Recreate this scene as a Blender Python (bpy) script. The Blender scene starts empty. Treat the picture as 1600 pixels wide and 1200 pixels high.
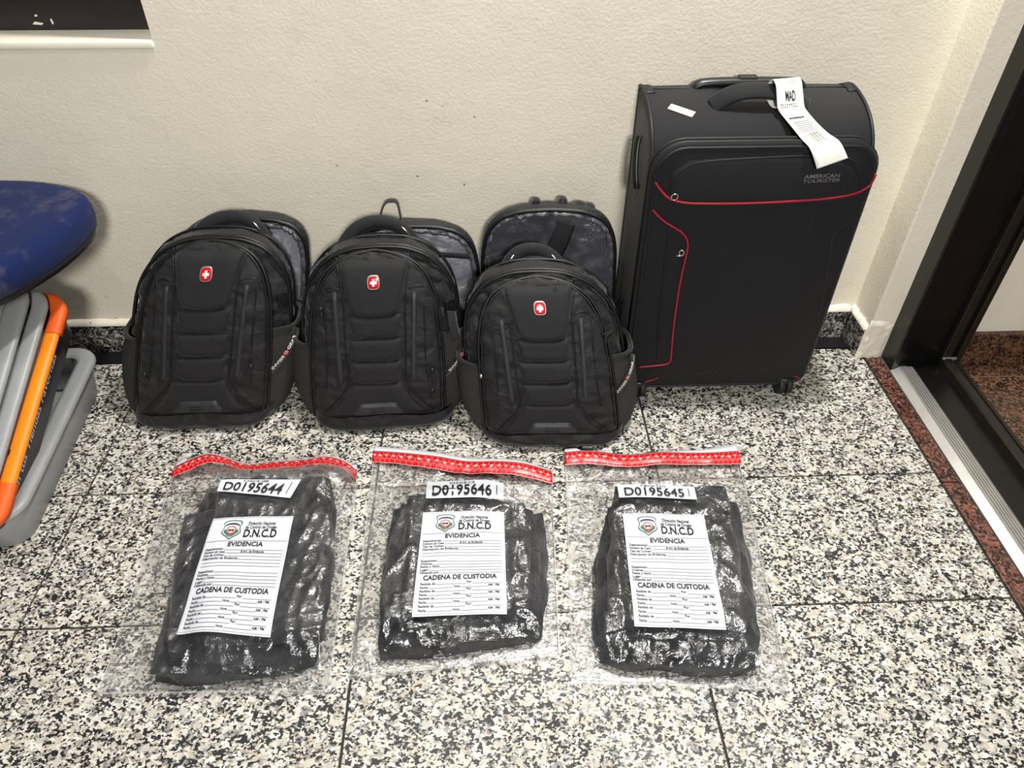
import bpy, bmesh, math, random
import numpy as np
from mathutils import Vector, Matrix, noise
random.seed(7)
sc = bpy.context.scene
COL = sc.collection

# ------------------------------------------------------------------ camera
CAM_R = np.array([0.9992721801816231, -0.03797378489437296, 0.003619609904619165])
CAM_U = np.array([0.022428546735037837, 0.6616423125156583, 0.7494840962824267])
CAM_F = np.array([0.030855634921679195, 0.7488574243136857, -0.6620124529371425])
CAM_C = np.array([0.24326751481669734, -1.3425134440002362, 1.1962961127132665])
FPX = 1158.258
cd = bpy.data.cameras.new('camera'); cam = bpy.data.objects.new('camera', cd); COL.objects.link(cam)
cd.sensor_width = 36.0; cd.lens = FPX / 1600 * 36.0; cd.clip_start = 0.01
m = Matrix.Identity(4)
for i in range(3):
    m[i][0] = CAM_R[i]; m[i][1] = CAM_U[i]; m[i][2] = -CAM_F[i]; m[i][3] = CAM_C[i]
cam.matrix_world = m
sc.camera = cam

# ------------------------------------------------------------------ world, lamps, exposure
w = bpy.data.worlds.new('world'); sc.world = w; w.use_nodes = True
w.node_tree.nodes['Background'].inputs[0].default_value = (1.0, 0.98, 0.95, 1)
w.node_tree.nodes['Background'].inputs[1].default_value = 0.10

def area(name, loc, target, sx, sy, power, col=(1, 0.98, 0.945)):
    l = bpy.data.lights.new(name, 'AREA'); l.shape = 'RECTANGLE'; l.size = sx; l.size_y = sy
    l.energy = power; l.color = col
    o = bpy.data.objects.new(name, l); COL.objects.link(o); o.location = loc
    d = Vector(target) - Vector(loc)
    o.rotation_euler = d.to_track_quat('-Z', 'Y').to_euler()
    return o
area('ceiling_lamp_near_wall', (0.74, 0.05, 2.55), (0.70, -0.05, 0), 0.14, 0.12, 56)
area('ceiling_lamp_room', (0.55, -3.20, 2.05), (0.2, 0.0, 0.4), 0.45, 0.35, 76)
area('ceiling_lamp_left', (-0.25, -0.50, 2.45), (-0.25, -0.4, 0), 0.22, 0.22, 10)

sc.view_settings.view_transform = 'Standard'
sc.view_settings.look = 'None'
sc.view_settings.exposure = 0.04
sc.view_settings.gamma = 1.0
sc.view_settings.use_curve_mapping = False

# ------------------------------------------------------------------ helpers
def at(px, py, y):
    "point of the place on the vertical plane y = const seen at photo pixel (px,py)"
    d = CAM_F + CAM_R * (px - 800) / FPX - CAM_U * (py - 600) / FPX
    t = (y - CAM_C[1]) / d[1]
    return CAM_C + d * t
def atz(px, py, z=0.0):
    d = CAM_F + CAM_R * (px - 800) / FPX - CAM_U * (py - 600) / FPX
    t = (z - CAM_C[2]) / d[2]
    return CAM_C + d * t

def mk(name, verts, faces, mat, parent=None, smooth=True, uvs=None, mats=None, midx=None):
    me = bpy.data.meshes.new(name)
    me.from_pydata([tuple(map(float, v)) for v in verts], [], [tuple(map(int, f)) for f in faces])
    me.update()
    if smooth:
        me.polygons.foreach_set('use_smooth', [True] * len(me.polygons))
    if uvs is not None:
        l = me.uv_layers.new(name='UVMap')
        li = np.zeros(len(me.loops), dtype=np.int32); me.loops.foreach_get('vertex_index', li)
        l.data.foreach_set('uv', np.asarray(uvs, dtype=np.float32)[li].ravel())
    if mats:
        for q in mats: me.materials.append(q)
        me.polygons.foreach_set('material_index', midx)
    else:
        me.materials.append(mat)
    o = bpy.data.objects.new(name, me); COL.objects.link(o)
    if parent is not None: o.parent = parent
    return o

def tag(o, label=None, cat=None, group=None, kind=None):
    if label: o['label'] = label
    if cat: o['category'] = cat
    if group: o['group'] = group
    if kind: o['kind'] = kind
    return o

def empty(name, loc, label, cat, rz=0.0, group=None):
    o = bpy.data.objects.new(name, None); COL.objects.link(o); o.location = loc; o.rotation_euler = (0, 0, rz)
    o.empty_display_size = 0.05
    return tag(o, label, cat, group)

class MB:
    "collects shapes into one mesh"
    def __init__(s): s.v = []; s.f = []; s.m = []
    def add(s, v, f, mi=0):
        b = len(s.v); s.v += [tuple(q) for q in v]; s.f += [tuple(i + b for i in q) for q in f]; s.m += [mi] * len(f); return s
    def build(s, name, mat, parent=None, smooth=True, mats=None):
        return mk(name, s.v, s.f, mat, parent, smooth, mats=mats, midx=s.m if mats else None)

def box(x0, x1, y0, y1, z0, z1, bev=0.0):
    if bev <= 0:
        v = [(x, y, z) for z in (z0, z1) for y in (y0, y1) for x in (x0, x1)]
        return v, [(0, 2, 3, 1), (4, 5, 7, 6), (0, 1, 5, 4), (2, 6, 7, 3), (0, 4, 6, 2), (1, 3, 7, 5)]
    bm = bmesh.new()
    bmesh.ops.create_cube(bm, size=1.0)
    for q in bm.verts:
        q.co = Vector((x0 + (q.co.x + .5) * (x1 - x0), y0 + (q.co.y + .5) * (y1 - y0), z0 + (q.co.z + .5) * (z1 - z0)))
    bmesh.ops.bevel(bm, geom=list(bm.edges), offset=bev, segments=2, affect='EDGES', profile=0.5)
    bm.verts.index_update()
    v = [tuple(q.co) for q in bm.verts]; f = [tuple(x.index for x in q.verts) for q in bm.faces]
    bm.free(); return v, f

def gridf(n, m_, cu=False):
    "faces of an n x m grid of points (rows x cols)"
    f = []
    for i in range(n - 1):
        for j in range(m_ - 1 + (1 if cu else 0)):
            a = i * m_ + j; b = i * m_ + (j + 1) % m_
            f.append((a, b, b + m_, a + m_))
    return f

def catmull(pts, n=8, closed=False):
    p = np.asarray(pts, float); out = []; N = len(p)
    rng = N if closed else N - 1
    for i in range(rng):
        if closed: a, b, c, d = p[(i - 1) % N], p[i], p[(i + 1) % N], p[(i + 2) % N]
        else: a, b, c, d = p[max(i - 1, 0)], p[i], p[i + 1], p[min(i + 2, N - 1)]
        for k in range(n):
            t = k / n
            out.append(0.5 * (2 * b + (c - a) * t + (2 * a - 5 * b + 4 * c - d) * t * t + (3 * b - a - 3 * c + d) * t ** 3))
    if not closed: out.append(p[-1])
    return np.array(out)

def tube(pts, r, seg=8, closed=False, ry=None, up=None, cap=True):
    "round (or elliptic r x ry) tube along points"
    p = np.asarray(pts, float); N = len(p)
    if closed: t = np.roll(p, -1, 0) - np.roll(p, 1, 0)
    else: t = np.gradient(p, axis=0)
    t /= np.linalg.norm(t, axis=1)[:, None] + 1e-12
    rr = np.broadcast_to(np.asarray(r, float), (N,)); r2 = rr if ry is None else np.broadcast_to(np.asarray(ry, float), (N,))
    ref = np.array([0, 0, 1.0]) if up is None else np.asarray(up, float)
    n0 = np.cross(t[0], ref)
    if np.linalg.norm(n0) < 1e-3: n0 = np.cross(t[0], [0, 1.0, 0])
    n0 /= np.linalg.norm(n0); v = []; ns = n0
    for i in range(N):
        if up is not None:
            q = np.cross(t[i], ref)
            if np.linalg.norm(q) > 1e-3: ns = q
        ns = ns - t[i] * (ns @ t[i]); ns = ns / np.linalg.norm(ns)
        b = np.cross(t[i], ns)
        for k in range(seg):
            a = 2 * math.pi * k / seg
            v.append(p[i] + ns * math.cos(a) * rr[i] + b * math.sin(a) * r2[i])
    f = gridf(N, seg, True)
    if closed:
        for k in range(seg): f.append(((N - 1) * seg + k, (N - 1) * seg + (k + 1) % seg, (k + 1) % seg, k))
    elif cap:
        f.append(tuple(range(seg - 1, -1, -1))); f.append(tuple(range((N - 1) * seg, N * seg)))
    return v, f

def vnormals(v, f):
    v = np.asarray(v, float); n = np.zeros_like(v)
    for q in f:
        a, b, c = v[q[0]], v[q[1]], v[q[2]]
        k = np.cross(b - a, c - a)
        for i in q: n[i] += k
    return n / (np.linalg.norm(n, axis=1)[:, None] + 1e-12)

def fbm(p, s, o=3, seed=0.0):
    return noise.fractal(Vector((p[0] * s + seed, p[1] * s + seed * 1.7, p[2] * s - seed * .6)), 0.9, 2.1, o)

def wrinkle(v, f, amp, freq, seed=0.0, ridge=0.0, weight=None):
    n = vnormals(v, f); out = []
    for i, q in enumerate(v):
        d = fbm(q, freq, 3, seed)
        if ridge:
            d2 = 1 - abs(fbm((q[0] * .6 + q[2] * .5, q[1], q[2] * 1.3), freq * 1.4, 2, seed + 9)); d = d * (1 - ridge) + (d2 * d2 * d2 - .4) * ridge
        wgt = 1.0 if weight is None else weight(q)
        out.append(np.asarray(q) + n[i] * d * amp * wgt)
    return out

# ------------------------------------------------------------------ materials
def lin(r, g, b):
    return tuple(((c / 255) / 12.92 if c / 255 <= .04045 else ((c / 255 + .055) / 1.055) ** 2.4) for c in (r, g, b)) + (1,)
class NT:
    def __init__(s, name):
        s.m = bpy.data.materials.new(name); s.m.use_nodes = True; s.t = s.m.node_tree
        s.b = s.t.nodes['Principled BSDF']; s.out = s.t.nodes['Material Output']
    def n(s, typ, **kw):
        q = s.t.nodes.new(typ)
        for k, v in kw.items():
            if k == 'ins':
                for a, c in v.items():
                    if isinstance(c, tuple) and len(c) == 2 and hasattr(c[0], 'outputs'): s.t.links.new(c[0].outputs[c[1]], q.inputs[a])
                    else: q.inputs[a].default_value = c
            else: setattr(q, k, v)
        return q
    def l(s, a, ai, b, bi): s.t.links.new(a.outputs[ai], b.inputs[bi])
    def math(s, op, a, b=None, c=None):
        q = s.t.nodes.new('ShaderNodeMath'); q.operation = op
        for i, x in enumerate((a, b, c)):
            if x is None: continue
            if isinstance(x, tuple): s.t.links.new(x[0].outputs[x[1]], q.inputs[i])
            else: q.inputs[i].default_value = x
        return q
    def ramp(s, src, stops, interp='LINEAR'):
        q = s.t.nodes.new('ShaderNodeValToRGB'); cr = q.color_ramp; cr.interpolation = interp
        while len(cr.elements) < len(stops): cr.elements.new(0.5)
        for e, (p, c) in zip(cr.elements, stops): e.position = p; e.color = c if len(c) == 4 else tuple(c) + (1,)
        s.t.links.new(src[0].outputs[src[1]], q.inputs[0]); return q
    def bump(s, src, strength, dist=0.001):
        q = s.t.nodes.new('ShaderNodeBump'); q.inputs['Strength'].default_value = strength; q.inputs['Distance'].default_value = dist
        s.t.links.new(src[0].outputs[src[1]], q.inputs['Height']); return q
    def setp(s, **kw):
        for k, v in kw.items(): s.b.inputs[k].default_value = v
        return s

def plain(name, rgb, rough=.5, metal=0.0, var=0.06, scale=40, bump=0.0, bscale=300, spec=.5, **kw):
    t = NT(name); c = lin(*rgb)
    tc = t.n('ShaderNodeTexCoord')
    nz = t.n('ShaderNodeTexNoise', ins={'Scale': scale, 'Detail': 4.0, 'Vector': (tc, 'Object')})
    r = t.ramp((nz, 0), [(0.3, tuple(x * (1 - var) for x in c[:3])), (0.7, tuple(min(1, x * (1 + var)) for x in c[:3]))])
    t.l(r, 0, t.b, 'Base Color')
    t.setp(Roughness=rough, Metallic=metal); t.b.inputs['Specular IOR Level'].default_value = spec
    if bump:
        n2 = t.n('ShaderNodeTexNoise', ins={'Scale': bscale, 'Detail': 3.0, 'Vector': (tc, 'Object')})
        bp = t.bump((n2, 0), bump, .001); t.l(bp, 0, t.b, 'Normal')
    for k, v in kw.items(): t.b.inputs[k].default_value = v
    return t.m

def fabric(name, rgb, rough=.75, weave=900, wr=14, wrs=.6, sheen=.25, spec=.3, wave_str=.35):
    t = NT(name); c = lin(*rgb); tc = t.n('ShaderNodeTexCoord')
    nz = t.n('ShaderNodeTexNoise', ins={'Scale': 9.0, 'Detail': 4.0, 'Vector': (tc, 'Object')})
    r = t.ramp((nz, 0), [(0.3, tuple(x * .85 for x in c[:3])), (0.7, tuple(x * 1.18 for x in c[:3]))])
    t.l(r, 0, t.b, 'Base Color'); t.setp(Roughness=rough); t.b.inputs['Specular IOR Level'].default_value = spec
    t.b.inputs['Sheen Weight'].default_value = sheen; t.b.inputs['Sheen Roughness'].default_value = .5
    vo = t.n('ShaderNodeTexVoronoi', ins={'Scale': weave, 'Vector': (tc, 'Object'), 'Randomness': .35})
    n2 = t.n('ShaderNodeTexNoise', ins={'Scale': wr, 'Detail': 5.0, 'Roughness': .55, 'Distortion': .9, 'Vector': (tc, 'Object')})
    b1 = t.bump((vo, 0), wave_str, .0006)
    b2 = t.bump((n2, 0), wrs, .012); t.l(b1, 0, b2, 'Normal')
    t.l(b2, 0, t.b, 'Normal')
    return t.m

def granite(name, tones, scale=95, stretch=(1, 1, 1), rough=.28, rnd=True, dark=(.36, .50)):
    t = NT(name); tc = t.n('ShaderNodeTexCoord'); geo = t.n('ShaderNodeNewGeometry'); oi = t.n('ShaderNodeObjectInfo')
    mp = t.n('ShaderNodeMapping', ins={'Vector': (geo, 'Position'), 'Scale': stretch})
    off = t.n('ShaderNodeVectorMath', operation='SCALE', ins={0: (7.3, 3.1, 5.7)}); t.l(oi, 'Random', off, 'Scale')
    ad = t.n('ShaderNodeVectorMath', operation='ADD', ins={0: (mp, 0), 1: (off, 0)})
    wn = t.n('ShaderNodeTexNoise', ins={'Scale': scale * 1.1, 'Detail': 3.0, 'Roughness': .6, 'Vector': (ad, 0)})
    wv = t.n('ShaderNodeVectorMath', operation='SCALE', ins={0: (wn, 'Color'), 'Scale': 1.5 / scale})
    ad2 = t.n('ShaderNodeVectorMath', operation='ADD', ins={0: (ad, 0), 1: (wv, 0)})
    vo = t.n('ShaderNodeTexVoronoi', ins={'Scale': scale, 'Vector': (ad2, 0)})
    sep = t.n('ShaderNodeSeparateColor', ins={0: (vo, 'Color')})
    base = t.ramp((sep, 0), tones['light'], 'CONSTANT')
    vq = t.n('ShaderNodeTexVoronoi', ins={'Scale': scale * .36, 'Vector': (ad2, 0)}); sq = t.n('ShaderNodeSeparateColor', ins={0: (vq, 'Color')})
    qd = t.math('LESS_THAN', (vq, 0), .34); qg = t.math('GREATER_THAN', (sq, 0), .66); qm = t.math('MULTIPLY', (qd, 0), (qg, 0)); qm2 = t.math('MULTIPLY', (qm, 0), .8)
    qc = t.ramp((sq, 1), [(0, tones['quartz'][0]), (.5, tones['quartz'][1])], 'CONSTANT')
    mq = t.n('ShaderNodeMix', data_type='RGBA'); t.l(qm2, 0, mq, 0); t.l(base, 0, mq, 6); t.l(qc, 0, mq, 7)
    # dark mica: finer cells, gathered in clusters
    vo2 = t.n('ShaderNodeTexVoronoi', ins={'Scale': scale * 1.9, 'Vector': (ad2, 0)})
    sep2 = t.n('ShaderNodeSeparateColor', ins={0: (vo2, 'Color')})
    cl = t.n('ShaderNodeTexNoise', ins={'Scale': scale * .30, 'Detail': 3.0, 'Vector': (ad, 0)})
    mm = t.math('MULTIPLY_ADD', (cl, 0), 1.1, -.55)
    su0 = t.math('ADD', (sep2, 1), (mm, 0)); su = t.math('MULTIPLY_ADD', (qm, 0), .35, (su0, 0))
    dk = t.ramp((su, 0), [(0, (1, 1, 1)), (dark[0], (.45, .45, .45)), (dark[1], (0, 0, 0))], 'CONSTANT')
    mx = t.n('ShaderNodeMix', data_type='RGBA'); t.l(dk, 0, mx, 0); t.l(mq, 2, mx, 6); mx.inputs[7].default_value = tones['dark']
    t.l(mx, 2, t.b, 'Base Color'); t.setp(Roughness=rough)
    rn = t.n('ShaderNodeTexNoise', ins={'Scale': 6.0, 'Detail': 4.0, 'Vector': (ad, 0)})
    rr = t.ramp((rn, 0), [(.3, (rough * .8,) * 3), (.7, (rough * 1.5,) * 3)]); t.l(rr, 0, t.b, 'Roughness')
    return t.m

def plaster(name, rgb, bstr=.28):
    t = NT(name); c = lin(*rgb); geo = t.n('ShaderNodeNewGeometry')
    n1 = t.n('ShaderNodeTexNoise', ins={'Scale': 3.0, 'Detail': 6.0, 'Roughness': .6, 'Vector': (geo, 'Position')})
    r1 = t.ramp((n1, 0), [(.3, tuple(x * .95 for x in c[:3])), (.7, tuple(x * 1.03 for x in c[:3]))])
    # scattered small dirt specks and faint scuffs
    n2 = t.n('ShaderNodeTexVoronoi', ins={'Scale': 30.0, 'Vector': (geo, 'Position')})
    s2 = t.n('ShaderNodeSeparateColor', ins={0: (n2, 'Color')})
    th = t.math('MULTIPLY', (s2, 0), .085); sp = t.math('LESS_THAN', (n2, 0), (th, 0))
    n3 = t.n('ShaderNodeTexNoise', ins={'Scale': 1.7, 'Detail': 2.0, 'Vector': (geo, 'Position')})
    gate = t.math('GREATER_THAN', (n3, 0), .50); sg = t.math('MULTIPLY', (sp, 0), (gate, 0)); sg2 = t.math('MULTIPLY', (sg, 0), .8)
    n5 = t.n('ShaderNodeTexNoise', ins={'Scale': 11.0, 'Detail': 8.0, 'Roughness': .75, 'Vector': (geo, 'Position')})
    smu = t.ramp((n5, 0), [(.60, (0, 0, 0)), (.82, (.35, .35, .35))]); mxs = t.math('MAXIMUM', (sg2, 0), (smu, 0))
    mx = t.n('ShaderNodeMix', data_type='RGBA'); t.l(mxs, 0, mx, 0); t.l(r1, 0, mx, 6); mx.inputs[7].default_value = lin(120, 108, 92)
    t.l(mx, 2, t.b, 'Base Color'); t.setp(Roughness=.62)
    n4 = t.n('ShaderNodeTexNoise', ins={'Scale': 150.0, 'Detail': 3.0, 'Roughness': .55, 'Distortion': .3, 'Vector': (geo, 'Position')})
    n6 = t.n('ShaderNodeTexNoise', ins={'Scale': 16.0, 'Detail': 3.0, 'Vector': (geo, 'Position')})
    b1 = t.bump((n4, 0), bstr, .0035); b2 = t.bump((n6, 0), bstr * .4, .010); t.l(b1, 0, b2, 'Normal'); t.l(b2, 0, t.b, 'Normal')
    return t.m

M = {}
M['wall'] = plaster('cream_plaster', (232, 225, 207))
M['granite'] = granite('white_black_granite', {'quartz': (lin(196, 190, 172), lin(184, 180, 172)), 'light': [(0, lin(204, 199, 187)), (.30, lin(226, 223, 214)), (.50, lin(188, 180, 165)), (.64, lin(212, 207, 195)), (.86, lin(150, 148, 144))], 'dark': lin(27, 27, 31)}, scale=135, stretch=(.85, 1.1, 1), rough=.42)
M['granite_board'] = granite('baseboard_granite', {'quartz': (lin(150, 148, 140), lin(120, 118, 112)), 'light': [(0, lin(170, 166, 158)), (.30, lin(190, 186, 180)), (.52, lin(120, 116, 110)), (.7, lin(90, 88, 86))], 'dark': lin(20, 20, 22)}, scale=120, dark=(.44, .60))
M['granite_red'] = granite('red_granite', {'quartz': (lin(128, 82, 66), lin(110, 72, 58)), 'light': [(0, lin(122, 78, 63)), (.4, lin(100, 65, 54)), (.7, lin(140, 98, 82)), (.88, lin(70, 53, 48))], 'dark': lin(30, 24, 22)}, scale=140, dark=(.34, .48))
M['granite_brown'] = granite('brown_granite', {'quartz': (lin(112, 80, 60), lin(98, 70, 52)), 'light': [(0, lin(108, 76, 56)), (.4, lin(90, 64, 48)), (.7, lin(122, 88, 66)), (.88, lin(64, 48, 38))], 'dark': lin(30, 22, 16)}, scale=130, dark=(.36, .50), rough=.25)
M['grout'] = plain('dark_grout', (48, 45, 41), .85, var=.2, scale=60)
M['black_stone'] = plain('black_stone', (22, 22, 24), .35)
M['black_alu'] = plain('black_lacquered_aluminium', (13, 12, 12), .3, var=.25, scale=25, bump=.1)
M['bronze_alu'] = plain('bronze_aluminium', (40, 35, 30), .35, .3, var=.15)
M['window_frame'] = plain('dark_brown_window_frame', (38, 32, 31), .4, var=.2, scale=25)
M['alu'] = plain('brushed_aluminium', (196, 194, 190), .38, .75, var=.08, scale=30)
M['alu_dark'] = plain('grey_groove', (60, 60, 60), .6, .3)
M['white_paint'] = plain('white_gloss_paint', (236, 230, 212), .4, var=.05, scale=20, bump=.3, bscale=60)
M['glass_dark'] = plain('dark_window_glass', (16, 17, 28), .08)

# ------------------------------------------------------------------ the setting
WALL_Y = 0.18
def struct(name, v, f, mat, parent=None, smooth=False):
    o = mk(name, v, f, mat, parent, smooth)
    if parent is None: o['kind'] = 'structure'
    return o

b = MB(); b.add(*box(-1.82, 1.2, -1.56, 0.125, -.03, -.0035))
floor = struct('floor', b.v, b.f, M['grout'])
tile_cache = {}
def tile(x0, x1, y0, y1, mat, parent, name='tile', gap=.0042, z=0.0, h=.012):
    key = (round(x1 - x0, 4), round(y1 - y0, 4), mat.name, name, h)
    if key not in tile_cache:
        hx, hy = (x1 - x0) / 2 - gap / 2, (y1 - y0) / 2 - gap / 2
        v, f = box(-hx, hx, -hy, hy, -h, 0, .0011)
        o = mk(name, v, f, mat, None, False); tile_cache[key] = o.data
    else:
        o = bpy.data.objects.new(name, tile_cache[key]); COL.objects.link(o)
    o.parent = parent; o.location = ((x0 + x1) / 2, (y0 + y1) / 2, z)
    return o
ys = [0.122, 0.0, -.3073, -.6146, -.9219, -1.2292, -1.5365]
xs = [-1.8, -1.2, -.6, 0.0, .6, 1.198]
for i in range(len(ys) - 1):
    for j in range(len(xs) - 1):
        tile(xs[j], xs[j + 1], ys[i + 1], ys[i], M['granite'], floor)
b = MB(); b.add(*box(-1.82, 1.19, 0.1235, WALL_Y, -.03, 0.001))
struct('trim_1', b.v, b.f, M['black_stone'])
# red granite strip before the door
b = MB(); b.add(*box(1.198, 1.2435, -1.56, .085, -.03, -.004))
strip = struct('trim_2', b.v, b.f, M['grout'])
for y0, y1 in ((-.335, .084), (-.94, -.335), (-1.54, -.94)):
    tile(1.2, 1.2425, y0, y1, M['granite_red'], strip, name='granite_strip')

# back wall with the window opening
WX0, WX1, WZ0, WZ1 = -1.55, -.385, .735, 1.55
b = MB()
for (x0, x1, z0, z1) in ((-1.82, WX0, 0, 2.62), (WX1, 1.19, 0, 2.62), (WX0, WX1, 0, WZ0), (WX0, WX1, WZ1, 2.62)):
    b.add(*box(x0, x1, WALL_Y, WALL_Y + .14, z0, z1))
struct('wall_back', b.v, b.f, M['wall'])
# pier beside the door
b = MB(); b.add(*box(1.186, 1.262, .085, .19, 0, 2.62, .004)); b.add(*box(1.262, 1.43, .095, .30, 0, 2.62))
pier = struct('wall_right', b.v, b.f, M['wall'])
# wall of the next room
b = MB(); b.add(*box(1.425, 2.5, .06, .32, 0, 2.62)); struct('wall_next_room', b.v, b.f, M['wall'])
# baseboards
def noisy_strip(name, x0, x1, y0, y1, z0, z1, mat, parent):
    v, f = box(x0, x1, y0, y1, z0, z1, .002); return mk(name, v, f, mat, parent, False)
bb = bpy.data.objects.new('baseboard_back', None); COL.objects.link(bb); bb['kind'] = 'structure'
for x0 in (-1.8, -1.2, -.6, 0, .6):
    noisy_strip('granite_slab', x0 + .001, min(x0 + .599, 1.17), WALL_Y - .013, WALL_Y + .002, .0, .084, M['granite_board'], bb)
v = []; n = 160
for i in range(n + 1):
    x = -1.8 + 2.97 * i / n
    d = .006 * noise.noise((x * 30, 0, 0)) + .003 * noise.noise((x * 90, 4, 0))
    v += [(x, WALL_Y - .0135, .083), (x, WALL_Y - .0135, .088 + d * .3), (x, WALL_Y - .007, .094 + d), (x, WALL_Y + .003, .098 + d)]
mk('paint_ridge', v, gridf(n + 1, 4), M['wall'], bb)
br = bpy.data.objects.new('baseboard_right', None); COL.objects.link(br); br['kind'] = 'structure'
noisy_strip('granite_slab', 1.173, 1.19, .086, .178, 0, .084, M['granite_board'], br)
v = []
for i in range(31):
    y = .083 + .097 * i / 30; d = .005 * noise.noise((y * 70, 8, 0))
    v += [(1.1725, y, .083), (1.1725, y, .088), (1.18, y, .093 + d), (1.19, y, .097 + d)]
mk('paint_ridge', v, gridf(31, 4), M['wall'], br)
# lumpy plaster at the foot of the pier, over the end of the granite slab
v = []; f = []
nx, nz = 14, 18
for i in range(nz):
    for j in range(nx):
        x = 1.176 + .068 * j / (nx - 1) + (.012 * max(0, i - 13) / 4 if j == 0 else 0); z = .115 * i / (nz - 1)
        d = .004 + .005 * fbm((x, 0, z), 60, 3, 3.0)
        e = min(j, nx - 1 - j, nz - 1 - i) / 2.0
        v.append((x, .0855 - max(d, 0) * min(1, e) , z))
mk('plaster_patch', v, gridf(nz, nx), M['wall'], pier)
b = MB(); b.add(*box(1.42, 2.5, .044, .062, 0, .094, .002)); bn = struct('baseboard_next_room', b.v, b.f, M['granite_brown'])
b = MB(); b.add(*box(1.405, 2.5, -1.56, .07, -.03, -.003)); fn = struct('floor_next_room', b.v, b.f, plain('pale_grout', (150, 132, 110), .8))
for i in range(len(ys) - 1):
    for x0 in (1.41, 1.955):
        tile(x0, x0 + .545, ys[i + 1], min(ys[i], .06), M['granite_brown'], fn)

# window: sill, frame, glass
win = bpy.data.objects.new('window_1', None); COL.objects.link(win); win['kind'] = 'structure'
v, f = box(WX0, WX1, WALL_Y - .004, .262, .732, .749, .004)
v = [(x + .0015 * noise.noise((x * 30, y * 30, z * 30)), y, z + .002 * noise.noise((x * 25, y * 40, 2))) for x, y, z in v]
mk('window_sill', v, f, M['white_paint'], win)
b = MB(); b.add(*box(WX0, WX1, .246, .275, .748, .818, .002)); mk('bottom_rail', b.v, b.f, M['window_frame'], win, False)
b = MB(); b.add(*box(WX0, WX1, .238, .250, .812, .822, .002)); mk('rail_lip', b.v, b.f, M['bronze_alu'], win, False)
b = MB(); b.add(*box(WX1 - .016, WX1, .243, .275, .748, WZ1, .002)); mk('frame_stile', b.v, b.f, M['window_frame'], win, False)
b = MB(); b.add(*box(WX0, WX0 + .02, .243, .275, .748, WZ1, .002)); mk('frame_stile', b.v, b.f, M['window_frame'], win, False)
b = MB(); b.add(*box(WX0, WX1, .243, .275, WZ1 - .04, WZ1, .002)); mk('top_rail', b.v, b.f, M['black_alu'], win, False)
b = MB(); b.add(*box(WX0 + .02, WX1 - .016, .262, .268, .815, WZ1 - .04)); mk('glass_pane', b.v, b.f, M['glass_dark'], win, False)
b = MB(); b.add(*box(WX0, WX1, .277, .285, .73, WZ1)); mk('dark_backing', b.v, b.f, M['glass_dark'], win, False)
b = MB()
for k in range(9):
    x = WX0 + .6 + random.random() * .57; z = .752 + random.random() * .06; s = random.uniform(.0006, .002)
    b.add([(x - s * 1.6, .2455, z - s), (x + s * 1.6, .2455, z - s * .7), (x + s, .2455, z + s), (x - s, .2455, z + s * .8)], [(0, 1, 2, 3)])
b.add([(-.634, .2455, .760), (-.617, .2455, .7585), (-.612, .2455, .762), (-.628, .2455, .765)], [(0, 1, 2, 3)])
b.add([(-.596, .2455, .759), (-.592, .2455, .762), (-.594, .2455, .771), (-.597, .2455, .768)], [(0, 1, 2, 3)])
mk('paint_fleck', b.v, b.f, M['white_paint'], win, False)

# door frame and threshold
dr = bpy.data.objects.new('door_1', None); COL.objects.link(dr); dr['kind'] = 'structure'
def dbox(name, x0, x1, y0, y1, z0, z1, mat, bev=.0025):
    v, f = box(x0, x1, y0, y1, z0, z1, bev); return mk(name, v, f, mat, dr, False)
dbox('jamb_casing', 1.2435, 1.262, .030, .092, 0, 2.12, M['black_alu'])
dbox('jamb', 1.262, 1.335, .044, .092, 0, 2.12, M['black_alu'])
dbox('jamb', 1.335, 1.374, .058, .096, 0, 2.12, M['black_alu'])
dbox('glazing_bead', 1.374, 1.396, .044, .09, 0, 2.12, M['bronze_alu'])
dbox('glazing_bead', 1.396, 1.408, .050, .09, 0, 2.12, M['black_alu'])
dbox('glazing_bead', 1.408, 1.424, .042, .09, 0, 2.12, M['bronze_alu'])
# aluminium threshold: ramp then ridges
prof = [(1.2435, -.004), (1.2435, .001), (1.2620, .0105), (1.2640, .0125)]
x = 1.2640
for k in range(5):
    prof += [(x + .0046, .0125), (x + .0048, .0085), (x + .0060, .0085), (x + .0062, .0125)]; x += .0062
prof += [(1.2960, .0125), (1.2960, -.004)]
def extr(prof, y0, y1):
    n = len(prof); v = [(p[0], y0, p[1]) for p in prof] + [(p[0], y1, p[1]) for p in prof]
    f = [(i, i + 1, i + 1 + n, i + n) for i in range(n - 1)] + [tuple(range(n)), tuple(range(2 * n - 1, n - 1, -1))]
    return v, f
v, f = extr(prof, .029, -1.54); mk('threshold', v, f, M['alu'], dr, False)
b = MB()
for k in range(5):
    b.add(*box(1.2640 + .0062 * k + .0048, 1.2640 + .0062 * k + .0060, -1.54, .028, .0080, .0092))
mk('threshold_groove', b.v, b.f, M['alu_dark'], dr, False)
b = MB(); b.add(*box(1.296, 1.372, -1.54, .0575, -.004, .0075)); mk('sill_channel', b.v, b.f, M['black_alu'], dr, False)
v, f = extr([(1.368, 0), (1.372, .024), (1.377, .028), (1.392, .028), (1.394, .020), (1.398, .020), (1.400, .026), (1.410, .024), (1.413, -.004)], .043, -1.54)
mk('sill_rail', v, f, M['bronze_alu'], dr, False)
dbox('sill_end_cap', 1.372, 1.4075, .036, .0445, .0, .0295, M['alu'])

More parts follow.
